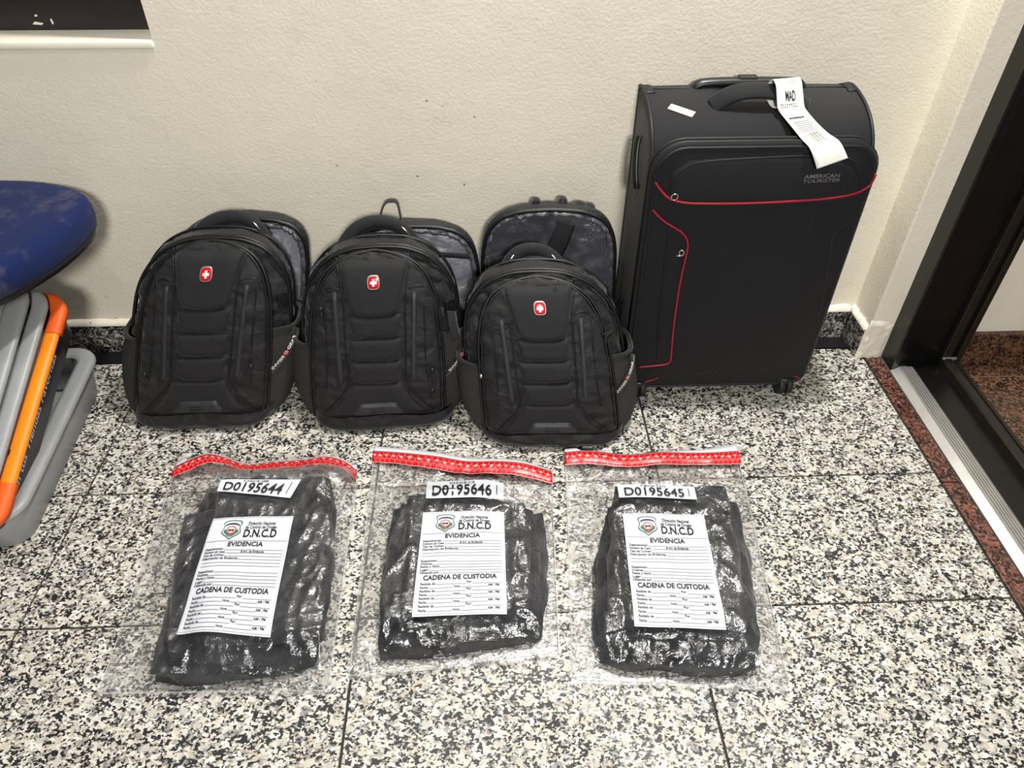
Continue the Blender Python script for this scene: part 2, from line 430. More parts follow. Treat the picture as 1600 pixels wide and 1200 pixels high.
# ------------------------------------------------------------------ text and flat print
_font_cache = {}
def text2d(s, size=1.0, bold=0.0, align='LEFT', shear=0.0, sx=1.0):
    "triangulated outline of a line of text as 2-D points (cap height about 0.7 * size)"
    key = (s, bold, align, shear)
    if key not in _font_cache:
        cu = bpy.data.curves.new('text', 'FONT'); cu.body = s; cu.size = 1.0; cu.offset = bold; cu.align_x = align; cu.shear = shear
        cu.resolution_u = 3
        o = bpy.data.objects.new('text', cu); COL.objects.link(o)
        dg = bpy.context.evaluated_depsgraph_get(); dg.update()
        me = bpy.data.meshes.new_from_object(o.evaluated_get(dg))
        _font_cache[key] = ([(v.co.x, v.co.y) for v in me.vertices], [tuple(p.vertices) for p in me.polygons])
        bpy.data.objects.remove(o); bpy.data.curves.remove(cu); bpy.data.meshes.remove(me)
    v, f = _font_cache[key]
    return [(x * size * sx, y * size) for x, y in v], f

M['ink'] = plain('black_ink', (22, 22, 26), .6, var=.02)
M['tag_grey'] = plain('thermal_grey', (84, 82, 80), .6, var=.05)
M['ink_grey'] = plain('grey_ink', (122, 124, 130), .6, var=.02)
M['paper'] = plain('white_paper', (218, 221, 228), .45, var=.015, scale=8)
M['paper_tag'] = plain('thermal_tag_paper', (246, 244, 236), .5, var=.02, scale=20)
M['silver'] = plain('silver_metal', (205, 205, 205), .25, .9, var=.05)
M['chrome'] = plain('bright_chrome', (235, 235, 235), .15, 1.0, var=.02)
M['pewter'] = plain('dark_zip_metal', (52, 52, 55), .35, .6, var=.1)
M['black_plastic'] = plain('black_plastic', (24, 24, 26), .38, var=.1)
M['rubber'] = plain('black_rubber', (28, 28, 28), .6, var=.15)

# ------------------------------------------------------------------ stacked trays
M['tray_grey'] = plain('grey_tray_plastic', (152, 154, 155), .42, var=.05, scale=12, bump=.08, bscale=500)
M['tray_orange'] = plain('orange_tray_plastic', (255, 138, 22), .45, var=.05, scale=12, bump=.08, bscale=500)
M['tray_corner'] = plain('orange_corner_guard', (238, 98, 30), .5, var=.06, scale=15)
M['panel_black'] = plain('black_print_panel', (16, 16, 18), .4)

def rrect(hx, hy, r, seg=6):
    pts = []
    for cx, cy, a0 in ((hx - r, hy - r, 0), (-hx + r, hy - r, 90), (-hx + r, -hy + r, 180), (hx - r, -hy + r, 270)):
        for k in range(seg + 1):
            a = math.radians(a0 + 90 * k / seg); pts.append((cx + r * math.cos(a), cy + r * math.sin(a)))
    return pts
def tray_shell(hx, hy, h, r, rimw, mats):
    "open tub: outer wall, rolled rim, inner wall and bottom; returns the meshes of body and rim"
    seg = 7
    def ring(ins, z, rr): return [(x, y, z) for x, y in rrect(hx - ins, hy - ins, max(rr, .01), seg)]
    tap = .026
    prof = [(tap + .004, .0, r - .02), (tap, .004, r - .02), (tap * .45 + .004, h * .55, r - .01), (.010, h * .86, r - .006), (.010, h * .90, r - .006)]
    rings = [ring(*p) for p in prof]
    inner = [(rimw + .004, h * .96, r - rimw), (rimw + .012, h * .6, r - rimw - .01), (tap + .014, .010, r - rimw - .02), (tap + .020, .005, r - rimw - .024)]
    n = len(rings[0]); v = [p for q in rings for p in q]; f = gridf(len(rings), n, True)
    b0 = len(v); ri = [ring(*p) for p in inner]; v += [p for q in ri for p in q]
    f += [tuple(i + b0 for i in q) for q in gridf(len(ri), n, True)]
    f.append(tuple(range(n - 1, -1, -1))); f.append(tuple(b0 + (len(ri) - 1) * n + k for k in range(n)))
    rim = [(.010, h * .86, r - .004), (.001, h * .86, r), (.0, h * .90, r), (.0015, h * .965, r), (.007, h * .995, r - .004), (.013, h, r - .008), (rimw - .006, h, r - rimw + .006), (rimw, h * .985, r - rimw), (rimw + .004, h * .95, r - rimw - .003)]
    rr = [ring(*p) for p in rim]; rv = [p for q in rr for p in q]; rf = gridf(len(rr), n, True)
    return (v, f), (rv, rf)
def tray(label, loc, rot, hx, hy, h, mat, rimw=.032, r=.055, rimmat=None):
    o = empty('security_tray', loc, label, 'tray', 0, 'stacked security trays')
    o.rotation_euler = rot
    body, rim = tray_shell(hx, hy, h, r, rimw, None)
    mk('tub', *body, mat, o); mk('rim', *rim, rimmat or mat, o)
    return o
YAW = math.radians(4.5)
HX, HY, HH = .205, .262, .105
t0 = tray('lowest wide grey plastic tray of the stack, flat on the floor by the wall', (-.853, -.212, 0), (0, 0, YAW), HX, HY, HH, M['tray_grey'], .034, .06)
b = MB()
for k in range(14):
    y = random.uniform(-.22, .2); z = random.uniform(.02, .08); s = random.uniform(.0008, .002)
    xx = HX - .0255 + .020 * (z / .1)
    b.add([(xx, y - s, z), (xx, y + s, z + s * .3), (xx + .0004, y + s * .7, z + s * 1.7), (xx + .0004, y - s * .6, z + s)], [(0, 1, 2, 3)])
mk('scuff_mark', b.v, b.f, M['ink'], t0, False)['kind'] = 'stuff'
PITCH = math.radians(22.5)
def tilted(dz, dy, dx):
    return (-.822 + dx, -.216 + dy, dz + .034)
t1 = tray('bright orange rimmed tray with black printed side, tilted inside the lowest tray', tilted(.092, .0, -.002), (PITCH, 0, math.radians(-1.2)), .188, .255, .092, M['panel_black'], .024, .05, M['tray_orange'])
# darker orange guards over the rim corners
def corner_guard(parent, hx, hy, h, r, rimw, sxn, syn):
    def seg(ins, z, grow):
        pts = rrect(hx - ins + grow, hy - ins + grow, max(r - ins + grow, .012), 7); q = []
        for x, y in pts:
            if x * sxn > 0 and y * syn > 0: q.append((x, y, z))
        q.sort(key=lambda p: math.atan2(p[1] * syn - (hy - r), p[0] * sxn - (hx - r)))
        # lead-in lengths along both rims
        a, bb_ = q[0], q[-1]
        return [(a[0], a[1] - syn * .045, z)] + q + [(bb_[0] - sxn * .045, bb_[1], z)]
    rows = [seg(.012, h * .80, 0), seg(0, h * .82, .002), seg(0, h * .97, .002), seg(.006, h * 1.02, .002), seg(.014, h * 1.03, .001), seg(rimw - .002, h * 1.02, 0), seg(rimw + .006, h * .93, 0)]
    n = len(rows[0]); v = [p for q in rows for p in q]
    return mk('corner_guard', v, gridf(len(rows), n), M['tray_corner'], parent)
for sx_ in (1, -1):
    for sy_ in (1, -1): corner_guard(t1, .188, .255, .092, .05, .024, sx_, sy_)
# print along the side panel of the orange tray
tv, tf = text2d('en tus Tiendas Favoritas', .030, .002, 'CENTER', .25)
pv = []
for x, y in tv:
    z = .052 + y * .9; ins = .026 - .0155 * (z / (.092 * .9))
    pv.append((.188 - ins + .0022, -.02 + x, z))
mk('print', pv, tf, M['paper'], t1, False)
# hand hole in the orange rim
b = MB(); n = 14; b.add([(.188 - .024 + .002 * math.cos(a) + .0005, -.10 + .007 * math.sin(a), .0925 + .0006 * math.cos(a)) for a in [2 * math.pi * k / n for k in range(n)]], [tuple(range(n))])
mk('rim_notch', b.v, b.f, M['ink'], t1, False)
t2 = tray('lower of the two grey trays nested inside the orange tray', tilted(.121, .004, -.012), (PITCH + .012, 0, math.radians(-1.0)), .176, .240, .088, M['tray_grey'], .028, .05)
t3 = tray('topmost grey tray, half under the blue seat', tilted(.151, .002, -.020), (PITCH + .03, 0, math.radians(-.8)), .164, .226, .086, M['tray_grey'], .040, .05)

# ------------------------------------------------------------------ blue beam seat
def blue_fabric():
    t = NT('blue_seat_fabric'); tc = t.n('ShaderNodeTexCoord')
    n1 = t.n('ShaderNodeTexNoise', ins={'Scale': 11.0, 'Detail': 8.0, 'Roughness': .72, 'Vector': (tc, 'Object')})
    n1b = t.n('ShaderNodeTexNoise', ins={'Scale': 420.0, 'Detail': 2.0, 'Vector': (tc, 'Object')})
    mu = t.math('MULTIPLY_ADD', (n1b, 0), .16, -.08); ad = t.math('ADD', (n1, 0), (mu, 0))
    lint = t.ramp((ad, 0), [(.52, (0, 0, 0)), (.72, (.45, .45, .45))])
    mx = t.n('ShaderNodeMix', data_type='RGBA'); t.l(lint, 0, mx, 0); mx.inputs[6].default_value = lin(25, 37, 78); mx.inputs[7].default_value = lin(112, 106, 108)
    t.l(mx, 2, t.b, 'Base Color'); t.setp(Roughness=.9); t.b.inputs['Sheen Weight'].default_value = .06; t.b.inputs['Specular IOR Level'].default_value = .08
    vo = t.n('ShaderNodeTexVoronoi', ins={'Scale': 700.0, 'Vector': (tc, 'Object')})
    bp = t.bump((vo, 0), .4, .0006); t.l(bp, 0, t.b, 'Normal'); return t.m
M['blue'] = blue_fabric()
seat = empty('beam_seat', (-.832, .022, 0.012), 'round-edged blue fabric seat above the stacked trays', 'seat')
# outline in plan: rounded, wider towards the left
ol = []
for k in range(64):
    a = 2 * math.pi * k / 64
    c, s = math.cos(a), math.sin(a)
    rx = .280 if c > 0 else .34; ry = .345 if s < 0 else .140
    e = 1.85 if s < 0 else 2.4
    ol.append((rx * np.sign(c) * abs(c) ** (2 / e), ry * np.sign(s) * abs(s) ** (2 / e)))
prof = [(.86, .402), (.955, .404), (.985, .412), (1.0, .430), (.998, .448), (.984, .460), (.955, .4665), (.88, .469), (.6, .469), (.3, .468), (.02, .468)]
v = []
for s, z in prof:
    for x, y in ol: v.append((x * s, y * s, z + .0012 * noise.noise((x * s * 14, y * s * 14, 0))))
f = gridf(len(prof), 64, True); f.append(tuple(range((len(prof) - 1) * 64, len(prof) * 64)))
mk('seat_cushion', v, f, M['blue'], seat)
v = []
for s, z in ((.1, .386), (.80, .386), (.955, .392), (.962, .4045), (.86, .406)):
    for x, y in ol: v.append((x * s, y * s, z))
f = gridf(5, 64, True); f.append(tuple(range(63, -1, -1)))
mk('seat_pan', v, f, M['black_plastic'], seat)
b = MB()
for k in range(7):
    x = -.06 + .02 * k + random.uniform(-.008, .008); y = .132 + .004 * random.random() - .012 * max(0, k - 3) / 3; z = .459
    b.add(*tube([(x - .004, y, z + .002), (x, y - .003, z + .007), (x + .005, y + .002, z + .003)], .0011, 5))
mk('lint_fluff', b.v, b.f, M['ink'], seat)
b = MB(); b.add(*box(-.75, .12, .055, .115, .338, .388, .004)); mk('beam', b.v, b.f, M['black_alu'], seat, False)
b = MB(); b.add(*box(-.70, -.65, .06, .11, .0, .34, .004)); mk('leg', b.v, b.f, M['black_alu'], seat, False)
b = MB(); b.add(*box(-.715, -.635, -.25, .13, -.012, .004, .004)); mk('foot', b.v, b.f, M['black_alu'], seat, False)

# ------------------------------------------------------------------ suitcase
M['case_cloth'] = fabric('black_suitcase_cloth', (17, 17, 20), .7, 1400, 6, .05, .12, .25, .5)
M['case_mesh'] = fabric('navy_black_ballistic_cloth', (14, 15, 21), .6, 700, 6, .05, .12, .3, .9)
M['case_trim'] = plain('black_binding', (15, 15, 17), .55, var=.1)
M['red'] = plain('red_piping', (158, 26, 46), .4, var=.05)
SX = .7745; SHW = .216
case = empty('suitcase', (SX, .05, 0), 'tall black soft-sided spinner suitcase with red piping, against the wall', 'suitcase')
LOC = np.array([SX, .05, 0])
def L(p): return np.asarray(p, float) - LOC
SB = .168
pr = catmull([(SB, .09), (SB, .36), (SB, .63), (SB - .004, .652), (SB - .016, .661), (.11, .660), (.06, .649), (.022, .630), (-.004, .604), (-.016, .574), (-.018, .50), (-.018, .30), (-.018, .10), (-.014, .050), (.004, .036), (.03, .033), (.12, .033), (SB - .02, .033), (SB - .004, .043)], 4, True)
cen = np.array([.075, .34]); v = []
slices = [(-1, .95, .0), (-1, .985, .0015), (-1, 1.0, .006), (-.5, 1.004, 0), (0, 1.005, 0), (.5, 1.004, 0), (1, 1.0, .006), (1, .985, .0015), (1, .95, .0)]
for sgn, s, ins in slices:
    x = sgn * (SHW - .002 - ins) if abs(sgn) == 1 else sgn * SHW
    if abs(sgn) == 1: k = np.clip(1 - (1 - s) * .35, 0, 1)
    else: k = s
    for y, z in pr:
        q = cen + (np.array([y, z]) - cen) * np.array([1 - (1 - k) * 1.4 if k < 1 else k, k]); v.append(L((SX + x, q[0], q[1])))
n = len(pr); f = [tuple(reversed(q)) for q in gridf(len(slices), n, True)]
f.append(tuple(range(n))); f.append(tuple(range((len(slices)) * n - 1, (len(slices) - 1) * n - 1, -1)))
mk('shell', v, f, M['case_cloth'], case)
# piping along both side profiles
for sgn in (-1, 1):
    pts = [L((SX + sgn * (SHW - .004), q[0], q[1])) for q in (cen + (pr - cen) * 1.004)]
    tv, tf = tube(pts, .0035, 7, True); mk('edge_piping', tv, tf, M['case_trim'], case)
# leather corner tabs at the top rear
for sgn in (-1, 1):
    pts = [L((SX + sgn * (SHW - .014), y, z)) for y, z in ((.1695, .60), (.1695, .635), (.165, .655), (.150, .6625), (.115, .6615))]
    tv, tf = tube(catmull(pts, 5), .0028, 8, ry=.010, up=(sgn, 0, 0)); mk('corner_tab', tv, tf, M['case_trim'], case)
# front panel: rings of rounded rectangles stacked towards the viewer
def fr(ins, y, r=.062, bow=0):
    z0, z1 = .025 + ins, .628 - ins; hx = SHW + .001 - ins; cz = (z0 + z1) / 2; hz = (z1 - z0) / 2
    out = []
    for (cx, czz, a0, rr) in ((hx, z1, 0, r), (-hx, z1, 90, r), (-hx, z0, 180, r * .62), (hx, z0, 270, r * .62)):
        rr = max(rr - ins, .01)
        for k in range(8):
            a = math.radians(a0 + 90 * k / 7)
            x = (cx - math.copysign(rr, cx)) + rr * math.cos(a)
            z = (czz - math.copysign(rr, czz - cz)) + rr * math.sin(a)
            out.append((SX + x, y, z))
    return out
def ringmesh(name, rows, mat, cap=True):
    n = len(rows[0]); v = [L(p) for q in rows for p in q]; f = gridf(len(rows), n, True)
    if cap: f.append(tuple(range((len(rows) - 1) * n, len(rows) * n)))
    return mk(name, v, f, mat, case)
ringmesh('zip_gusset', [fr(.004, -.010), fr(.001, -.014), fr(.0, -.020), fr(.0015, -.0265), fr(.006, -.028), fr(.006, -.030), fr(.002, -.031), fr(.0, -.036), fr(.001, -.042), fr(.006, -.0445), fr(.014, -.045)], M['case_cloth'])
YF = -.0585
def frow(ins, y): return fr(ins, y)
def front_y(x, z):
    "depth of the padded front panel"
    ux = min(1, abs(x - SX) / (SHW - .008)); uz = min(1, abs(z - .327) / .297)
    return -.046 - .014 * (1 - ux ** 5) * (1 - uz ** 6)
rows = []
for ins in (.0075, .010, .014, .020, .028, .042, .065, .10, .15, .19):
    rows.append([(x, front_y(x, z) if ins > .0075 else -.044, z) for x, _, z in fr(ins, 0)])
panel = ringmesh('front_panel', rows, M['case_cloth'])
for ins, y in ((.0005, -.0225), (.0008, -.0375), (.0085, -.0455)):
    tv, tf = tube([L(p) for p in fr(ins, y)], .0028, 6, True); mk('zip_cord', tv, tf, M['case_trim'], case)
def on_front(px, py, lift=.0):
    y = -.058
    for _ in range(4):
        p = at(px, py, y); y = front_y(p[0], p[2]) - lift
    return at(px, py, y)
def curve_on_front(name, pix, r, mat, lift=.0005, sub=6):
    c = catmull(pix, sub); pts = [L(on_front(a, b_, lift)) for a, b_ in c]
    tv, tf = tube(pts, r, 7); return mk(name, tv, tf, mat, case)
curve_on_front('red_piping', [(1024, 284.5), (1034, 299), (1048, 311), (1075, 317), (1120, 318), (1181, 317), (1240, 314), (1291, 310), (1330, 304), (1352, 295), (1362, 285), (1368.5, 272)], .0026, M['red'])
curve_on_front('red_piping', [(1019.6, 327.8), (1030, 339), (1041.7, 348.5), (1058, 358), (1069, 367), (1074.5, 379), (1073, 395), (1066, 425), (1059, 463), (1052, 515), (1048.5, 556), (1047, 564), (1042, 568.5), (1030, 570.5), (997.5, 573.8)], .0022, M['red'])
curve_on_front('pocket_seam', [(1048, 306), (1050, 290), (1060, 270), (1080, 257), (1106, 252), (1160, 248), (1265, 243), (1310, 244), (1335, 252), (1344, 272), (1345, 298)], .0014, M['ink'])
curve_on_front('pocket_seam', [(1046, 357), (1038, 430), (1031, 500), (1026, 567)], .0013, M['ink'])
# grey stitching on the right-hand side
st = catmull([(1353, 326), (1335, 343), (1313, 357), (1303, 368), (1299, 385), (1294, 420), (1287, 463), (1276, 515), (1265, 551), (1256, 565), (1240, 573), (1190, 577), (1130, 581), (1070, 585), (1052, 596)], 14)
b = MB()
for i in range(0, len(st) - 1, 2):
    p = L(on_front(*st[i], .0003)); q = L(on_front(*st[i + 1], .0003)); q = p + (q - p) * .8
    b.add(*tube([p, q], .0005, 5))
mk('stitching', b.v, b.f, plain('grey_stitch', (74, 74, 78), .7), case)
# small red tabs by the wheels
for pix in ([(1006, 597), (1018, 594), (1028, 590)], [(1240, 588), (1246, 589), (1250, 594)]):
    curve_on_front('red_tab', pix, .0022, plain('dark_red_tab', (120, 26, 40), .5), .001, 4)
# upper pocket cloth: slightly proud, finer sheen
upper = []
for i in range(15):
    for j in range(21):
        px = 1050 + (1343 - 1050) * j / 20
        top = 253 - 8 * math.sin(math.pi * j / 20); bot = 309 + (6 if j < 18 else 6 - 3 * (j - 17))
        if j in (0, 20): top += 18
        if j in (1, 19): top += 8
        py = top + (bot - top) * i / 14
        upper.append(L(on_front(px, py, .0016 if 0 < i < 14 and 0 < j < 20 else 0)))
mk('upper_pocket', upper, gridf(15, 21), M['case_mesh'], case)
# lettering
def letter_on_front(s, px0, py0, px1, slant_h, bold):
    tv, tf = text2d(s, 1.0, bold, 'LEFT', .22); xs_ = [p[0] for p in tv]; ys_ = [p[1] for p in tv]
    wx = max(xs_) - min(xs_); hy = max(ys_) - min(ys_); out = []
    for x, y in tv:
        a = (x - min(xs_)) / wx; bq = (y - min(ys_)) / hy
        out.append(L(on_front(px0 + (px1 - px0) * a, py0 - slant_h * bq - 2.6 * a, .0028)))
    return mk('lettering', out, tf, M['silver'], case, False)
letter_on_front('AMERICAN', 1256, 279.5, 1313, 6.2, .018)
letter_on_front('TOURISTER', 1255, 286.3, 1312, 5.4, .010)
# zip pulls
def ring(c, r, t, nrm, name='zip_ring', mat=None, parent=None):
    nrm = np.asarray(nrm, float); a = np.cross(nrm, [0, 0, 1.0]); a /= np.linalg.norm(a); b_ = np.cross(nrm, a)
    pts = [np.asarray(c) + a * r * math.cos(q) + b_ * r * 1.1 * math.sin(q) for q in np.linspace(0, 2 * math.pi, 14, endpoint=False)]
    return mk(name, *tube(pts, t, 6, True), mat or M['silver'], parent)
ring(L(on_front(1054, 308, .004)), .0065, .0011, (0, 1, 0.2), 'zip_ring', None, case)
p0 = on_front(1061, 399, .006); ring(L(p0) + np.array([.004, 0, .006]), .005, .0012, (.2, 1, 0), 'zip_ring', None, case)
mk('zip_pull', *tube([L(p0) + np.array([-.006, -.001, 0]), L(p0) + np.array([.008, -.001, .001])], .0032, 8, ry=.0014), M['silver'], case)
pz = at(985, 538, -.030); ring(L(pz) + np.array([0, -.003, .006]), .0045, .0012, (.9, .4, 0), 'zip_ring', None, case)
mk('zip_pull', *tube([L(pz) + np.array([0, -.003, 0]), L(pz) + np.array([-.003, -.004, -.022])], .0028, 8, ry=.0014), M['silver'], case)
# side carry handle (left flank) and feet
pts = [L((SX - SHW - .002 - d, y, z)) for d, y, z in ((.0, .095, .585), (.004, .090, .570), (.006, .080, .545), (.006, .068, .52), (.004, .058, .50), (0, .056, .490))]
mk('side_handle', *tube(catmull(pts, 5), .0075, 8, ry=.004), M['black_plastic'], case)
pts = [L((SX - SHW - .002 - d, y, z)) for d, y, z in ((.0, .080, .20), (.004, .076, .18), (.006, .070, .15), (.004, .062, .12), (0, .06, .10))]
mk('side_handle', *tube(catmull(pts, 5), .0075, 8, ry=.004), M['black_plastic'], case)
# top carry handle: padded strap arch
hp = [(1112, 166, .070), (1124, 158, .069), (1140, 149, .068), (1160, 143, .066), (1185, 141, .064), (1212, 143, .064), (1235, 150, .065), (1252, 159, .067), (1262, 166, .068)]
pts = [L(at(a, b_, y)) for a, b_, y in hp]
th = tube(catmull(pts, 5), .019, 10, ry=.0052, up=(0, -.55, .85)); mk('carry_handle', *th, M['case_cloth'], case)
# retracted trolley handle grip with release button, recessed at the rear
pts = [L((SX + x, .142, z)) for x, z in ((-.112, .655), (-.103, .667), (-.085, .671), (-.04, .6725), (.03, .6725), (.085, .671), (.103, .667), (.112, .655))]
grip = mk('trolley_grip', *tube(catmull(pts, 4), .013, 10, ry=.009), M['black_plastic'], case)
b = MB(); b.add(*box(-.024, .014, .142 - .05 - .008, .142 - .05 + .010, .675, .6845, .003)); mk('release_button', b.v, b.f, M['rubber'], grip, False)
# white paper sticker on the sloped top
def top_z(y):
    yy = [q[0] for q in pr if q[1] > .56 and q[0] > -.016]; zz = [q[1] for q in pr if q[1] > .56 and q[0] > -.016]
    o = np.argsort(yy); return float(np.interp(y, np.array(yy)[o], np.array(zz)[o]))
def on_top(px, py, lift=.0):
    z = .65
    for _ in range(12):
        p = atz(px, py, z); z = .5 * z + .5 * (top_z(p[1]) * 1.0 + lift + .0012)
    return atz(px, py, z)
cs = [(1049, 162), (1087, 175), (1081, 183), (1043, 169.5)]
st_ = []
for i in range(5):
    for j in range(7):
        a, c = j / 6, i / 4
        px = (1 - c) * ((1 - a) * cs[0][0] + a * cs[1][0]) + c * ((1 - a) * cs[3][0] + a * cs[2][0])
        py = (1 - c) * ((1 - a) * cs[0][1] + a * cs[1][1]) + c * ((1 - a) * cs[3][1] + a * cs[2][1])
        st_.append(L(on_top(px, py, .0012)))
mk('paper_sticker', st_, gridf(5, 7), M['paper_tag'], case)
# seam across the top panel
pts = [L((SX + x, .135, top_z(.135) + .0014)) for x in np.linspace(-.205, .205, 12)]
mk('top_seam', *tube(pts, .0014, 6), M['ink'], case)
# spinner wheels
for (x, y) in ((-.178, -.026), (.172, -.026), (-.168, .130), (.168, .130)):
    c = L((SX + x, y, 0)); hd = mk('wheel_fork', *tube([(c[0], c[1], .044), (c[0], c[1] - .002, .038), (c[0], c[1] - .006, .030), (c[0], c[1] - .010, .022)], [.027, .029, .027, .019], 14), M['black_plastic'], case)
    for dx in (-.009, .009):
        yc = c[1] - .010
        ringp = []
        for xx, r in ((-.0075, .012), (-.0075, .0225), (-.005, .0255), (.005, .0255), (.0075, .0225), (.0075, .012)):
            ringp.append([(c[0] + dx + xx, yc + r * math.cos(a), .0255 + r * math.sin(a)) for a in np.linspace(0, 2 * math.pi, 22, endpoint=False)])
        v = [p for q in ringp for p in q]; f = gridf(6, 22, True) + [tuple(range(21, -1, -1)), tuple(range(5 * 22, 6 * 22))]
        wv = mk('wheel', v, f, M['rubber'], hd)
    mk('axle_cap', *tube([(c[0] - .018, c[1] - .010, .0255), (c[0] + .018, c[1] - .010, .0255)], .004, 8), M['pewter'], hd)

# ------------------------------------------------------------------ airline baggage tag looped over the carry handle
tagroot = empty('baggage_tag', tuple(at(1232, 145, .05)), 'long white airline baggage tag reading MAD hanging from the suitcase handle', 'tag')
TL_ = np.array(tagroot.location)
rows_ = [((1199, 132), (1240, 128), .074, .0), ((1203, 126.5), (1243, 123), .068, 0), ((1208, 124.5), (1249, 121), .060, 0), ((1212, 133), (1253, 129), .052, 0), ((1213.5, 150), (1255, 148), .046, 0), ((1215.5, 170), (1257, 166), .036, 0), ((1222, 180), (1263, 176), .028, 0), ((1240, 202), (1278, 193), -.010, 0), ((1252, 217), (1294, 208), -.040, 0), ((1264, 230), (1310, 219), -.058, 0), ((1271, 246), (1318, 231), -.068, 0), ((1276.5, 264), (1325, 247), -.073, 0)]
lc = catmull([at(*r[0], r[2]) for r in rows_], 6); rc = catmull([at(*r[1], r[2]) for r in rows_], 6)
NR = len(lc); NC = 9
def tagpt(s, t, lift=0.0):
    "s across 0..1, t along 0..1"
    i = min(int(t * (NR - 1)), NR - 2); k = t * (NR - 1) - i
    l = lc[i] * (1 - k) + lc[i + 1] * k; r = rc[i] * (1 - k) + rc[i + 1] * k
    l2, r2 = lc[min(i + 1, NR - 1)], rc[min(i + 1, NR - 1)]
    nrm = np.cross(r - l, (l2 - lc[i]) + (r2 - rc[i])); nrm /= np.linalg.norm(nrm) + 1e-9
    if nrm[1] > 0 and nrm[2] < 0 or nrm @ CAM_F > 0: nrm = -nrm
    return l * (1 - s) + r * s + np.array([0, -.6, .8]) * lift - TL_
v = [tagpt(j / (NC - 1), i / (NR - 1)) for i in range(NR) for j in range(NC)]
strip_o = mk('tag_strip', v, gridf(NR, NC), M['paper_tag'], tagroot)
sol = strip_o.modifiers.new('thickness', 'SOLIDIFY'); sol.thickness = .0004; sol.offset = 0
# under layer that passes back beneath the handle
pts_l = [at(1199, 133, .074), at(1197, 150, .072), at(1201, 162, .062), at(1207, 168, .052), at(1216, 169, .044)]
pts_r = [p + np.array([.034, 0, .0]) for p in pts_l]
a_, b_ = catmull(pts_l, 5), catmull(pts_r, 5)
v = [(a_[i] * (1 - s) + b_[i] * s) - TL_ for i in range(len(a_)) for s in (0, .5, 1)]
uo = mk('tag_return', v, gridf(len(a_), 3), M['paper_tag'], tagroot); uo.modifiers.new('thickness', 'SOLIDIFY').thickness = .0005
def tagtext(s, size, sx0, t0, dt, bold=.0, mat='ink', w=None):
    tv, tf = text2d(s, 1.0, bold); xs_ = [p[0] for p in tv]; mw = max(xs_) or 1
    out = [tagpt(sx0 + (w or size) * (x / mw), t0 - dt * y, .0013) for x, y in tv]
    return out, tf
b = MB()
b.add(*tagtext('MAD', .3, .32, .405, .105, .02, w=.38))
mk('print', b.v, b.f, M['ink'], tagroot, False)
b = MB()
def bar(s0, s1, t0, t1, n=4):
    vv = []
    for i in range(n + 1):
        t = t0 + (t1 - t0) * i / n
        vv += [tagpt(s0, t, .0013), tagpt(s1, t, .0013)]
    b.add(vv, [(2 * i, 2 * i + 1, 2 * i + 3, 2 * i + 2) for i in range(n)])
rnd = random.Random(4)
s = .20
while s < .80:
    wd = rnd.choice((.008, .014, .022)); bar(s, min(s + wd, .80), .690, .790); s += wd + rnd.choice((.012, .018, .024))
for t in (.235, .262, .425, .445):
    s = .12 if t > .3 else .42
    while s < .72:
        wd = rnd.uniform(.02, .06); bar(s, s + wd, t, t + .010, 1); s += wd + rnd.uniform(.02, .05)
mk('barcode', b.v, b.f, M['tag_grey'], tagroot, False)['kind'] = 'stuff'
b = MB(); s = .14
while s < .72:
    wd = rnd.uniform(.02, .07); bar(s, s + wd, .568, .582, 1); s += wd + .02
mk('code_line', b.v, b.f, M['ink'], tagroot, False)
b = MB()
for k in range(7): bar(.18, .80, .600 + .012 * k, .602 + .012 * k + .003, 1)
mk('fine_print', b.v, b.f, M['ink_grey'], tagroot, False)

# ------------------------------------------------------------------ backpacks
M['bp'] = fabric('black_nylon', (19, 19, 21), .60, 1100, 18, .8, .14, .35, .35)
M['bp_pad'] = fabric('black_padded_nylon', (22, 22, 24), .66, 1100, 10, .15, .14, .3, .45)
M['bp_satin'] = plain('dark_grey_rubberised_strip', (36, 37, 40), .5, var=.08)
M['bp_trim'] = plain('black_zip_cord', (12, 12, 14), .4, var=.1, bump=.3, bscale=900)
M['bp_web'] = fabric('black_webbing', (17, 17, 19), .7, 900, 6, .05, .2, .3, .6)
M['lining'] = fabric('grey_satin_lining', (128, 128, 136), .32, 1500, 13, .9, .2, .6, .1)
M['lining_dark'] = fabric('dark_satin_lining', (66, 66, 73), .32, 1500, 13, .9, .2, .6, .1)
M['rim_metal'] = plain('emblem_rim_metal', (170, 168, 165), .42, .7, var=.05)
M['red_enamel'] = plain('red_enamel', (200, 24, 40), .2, var=.05)
M['white_enamel'] = plain('white_enamel', (245, 238, 225), .3, var=.02)
def mesh_fabric():
    t = NT('side_pocket_mesh'); tc = t.n('ShaderNodeTexCoord')
    vo = t.n('ShaderNodeTexVoronoi', ins={'Scale': 330.0, 'Vector': (tc, 'Object'), 'Randomness': .12})
    r = t.ramp((vo, 0), [(.22, lin(10, 10, 10)), (.42, lin(46, 45, 42))]); t.l(r, 0, t.b, 'Base Color')
    t.setp(Roughness=.7); bp = t.bump((vo, 0), .8, .0015); t.l(bp, 0, t.b, 'Normal'); return t.m
M['bp_mesh'] = mesh_fabric()

def interp(v, tab):
    return float(np.interp(v, [t[0] for t in tab], [t[1] for t in tab]))
def smooth_tab(tab, n=60):
    xs_ = [t[0] for t in tab]; c = catmull([(t[0], t[1]) for t in tab], 8); return [(float(a), float(b)) for a, b in c]

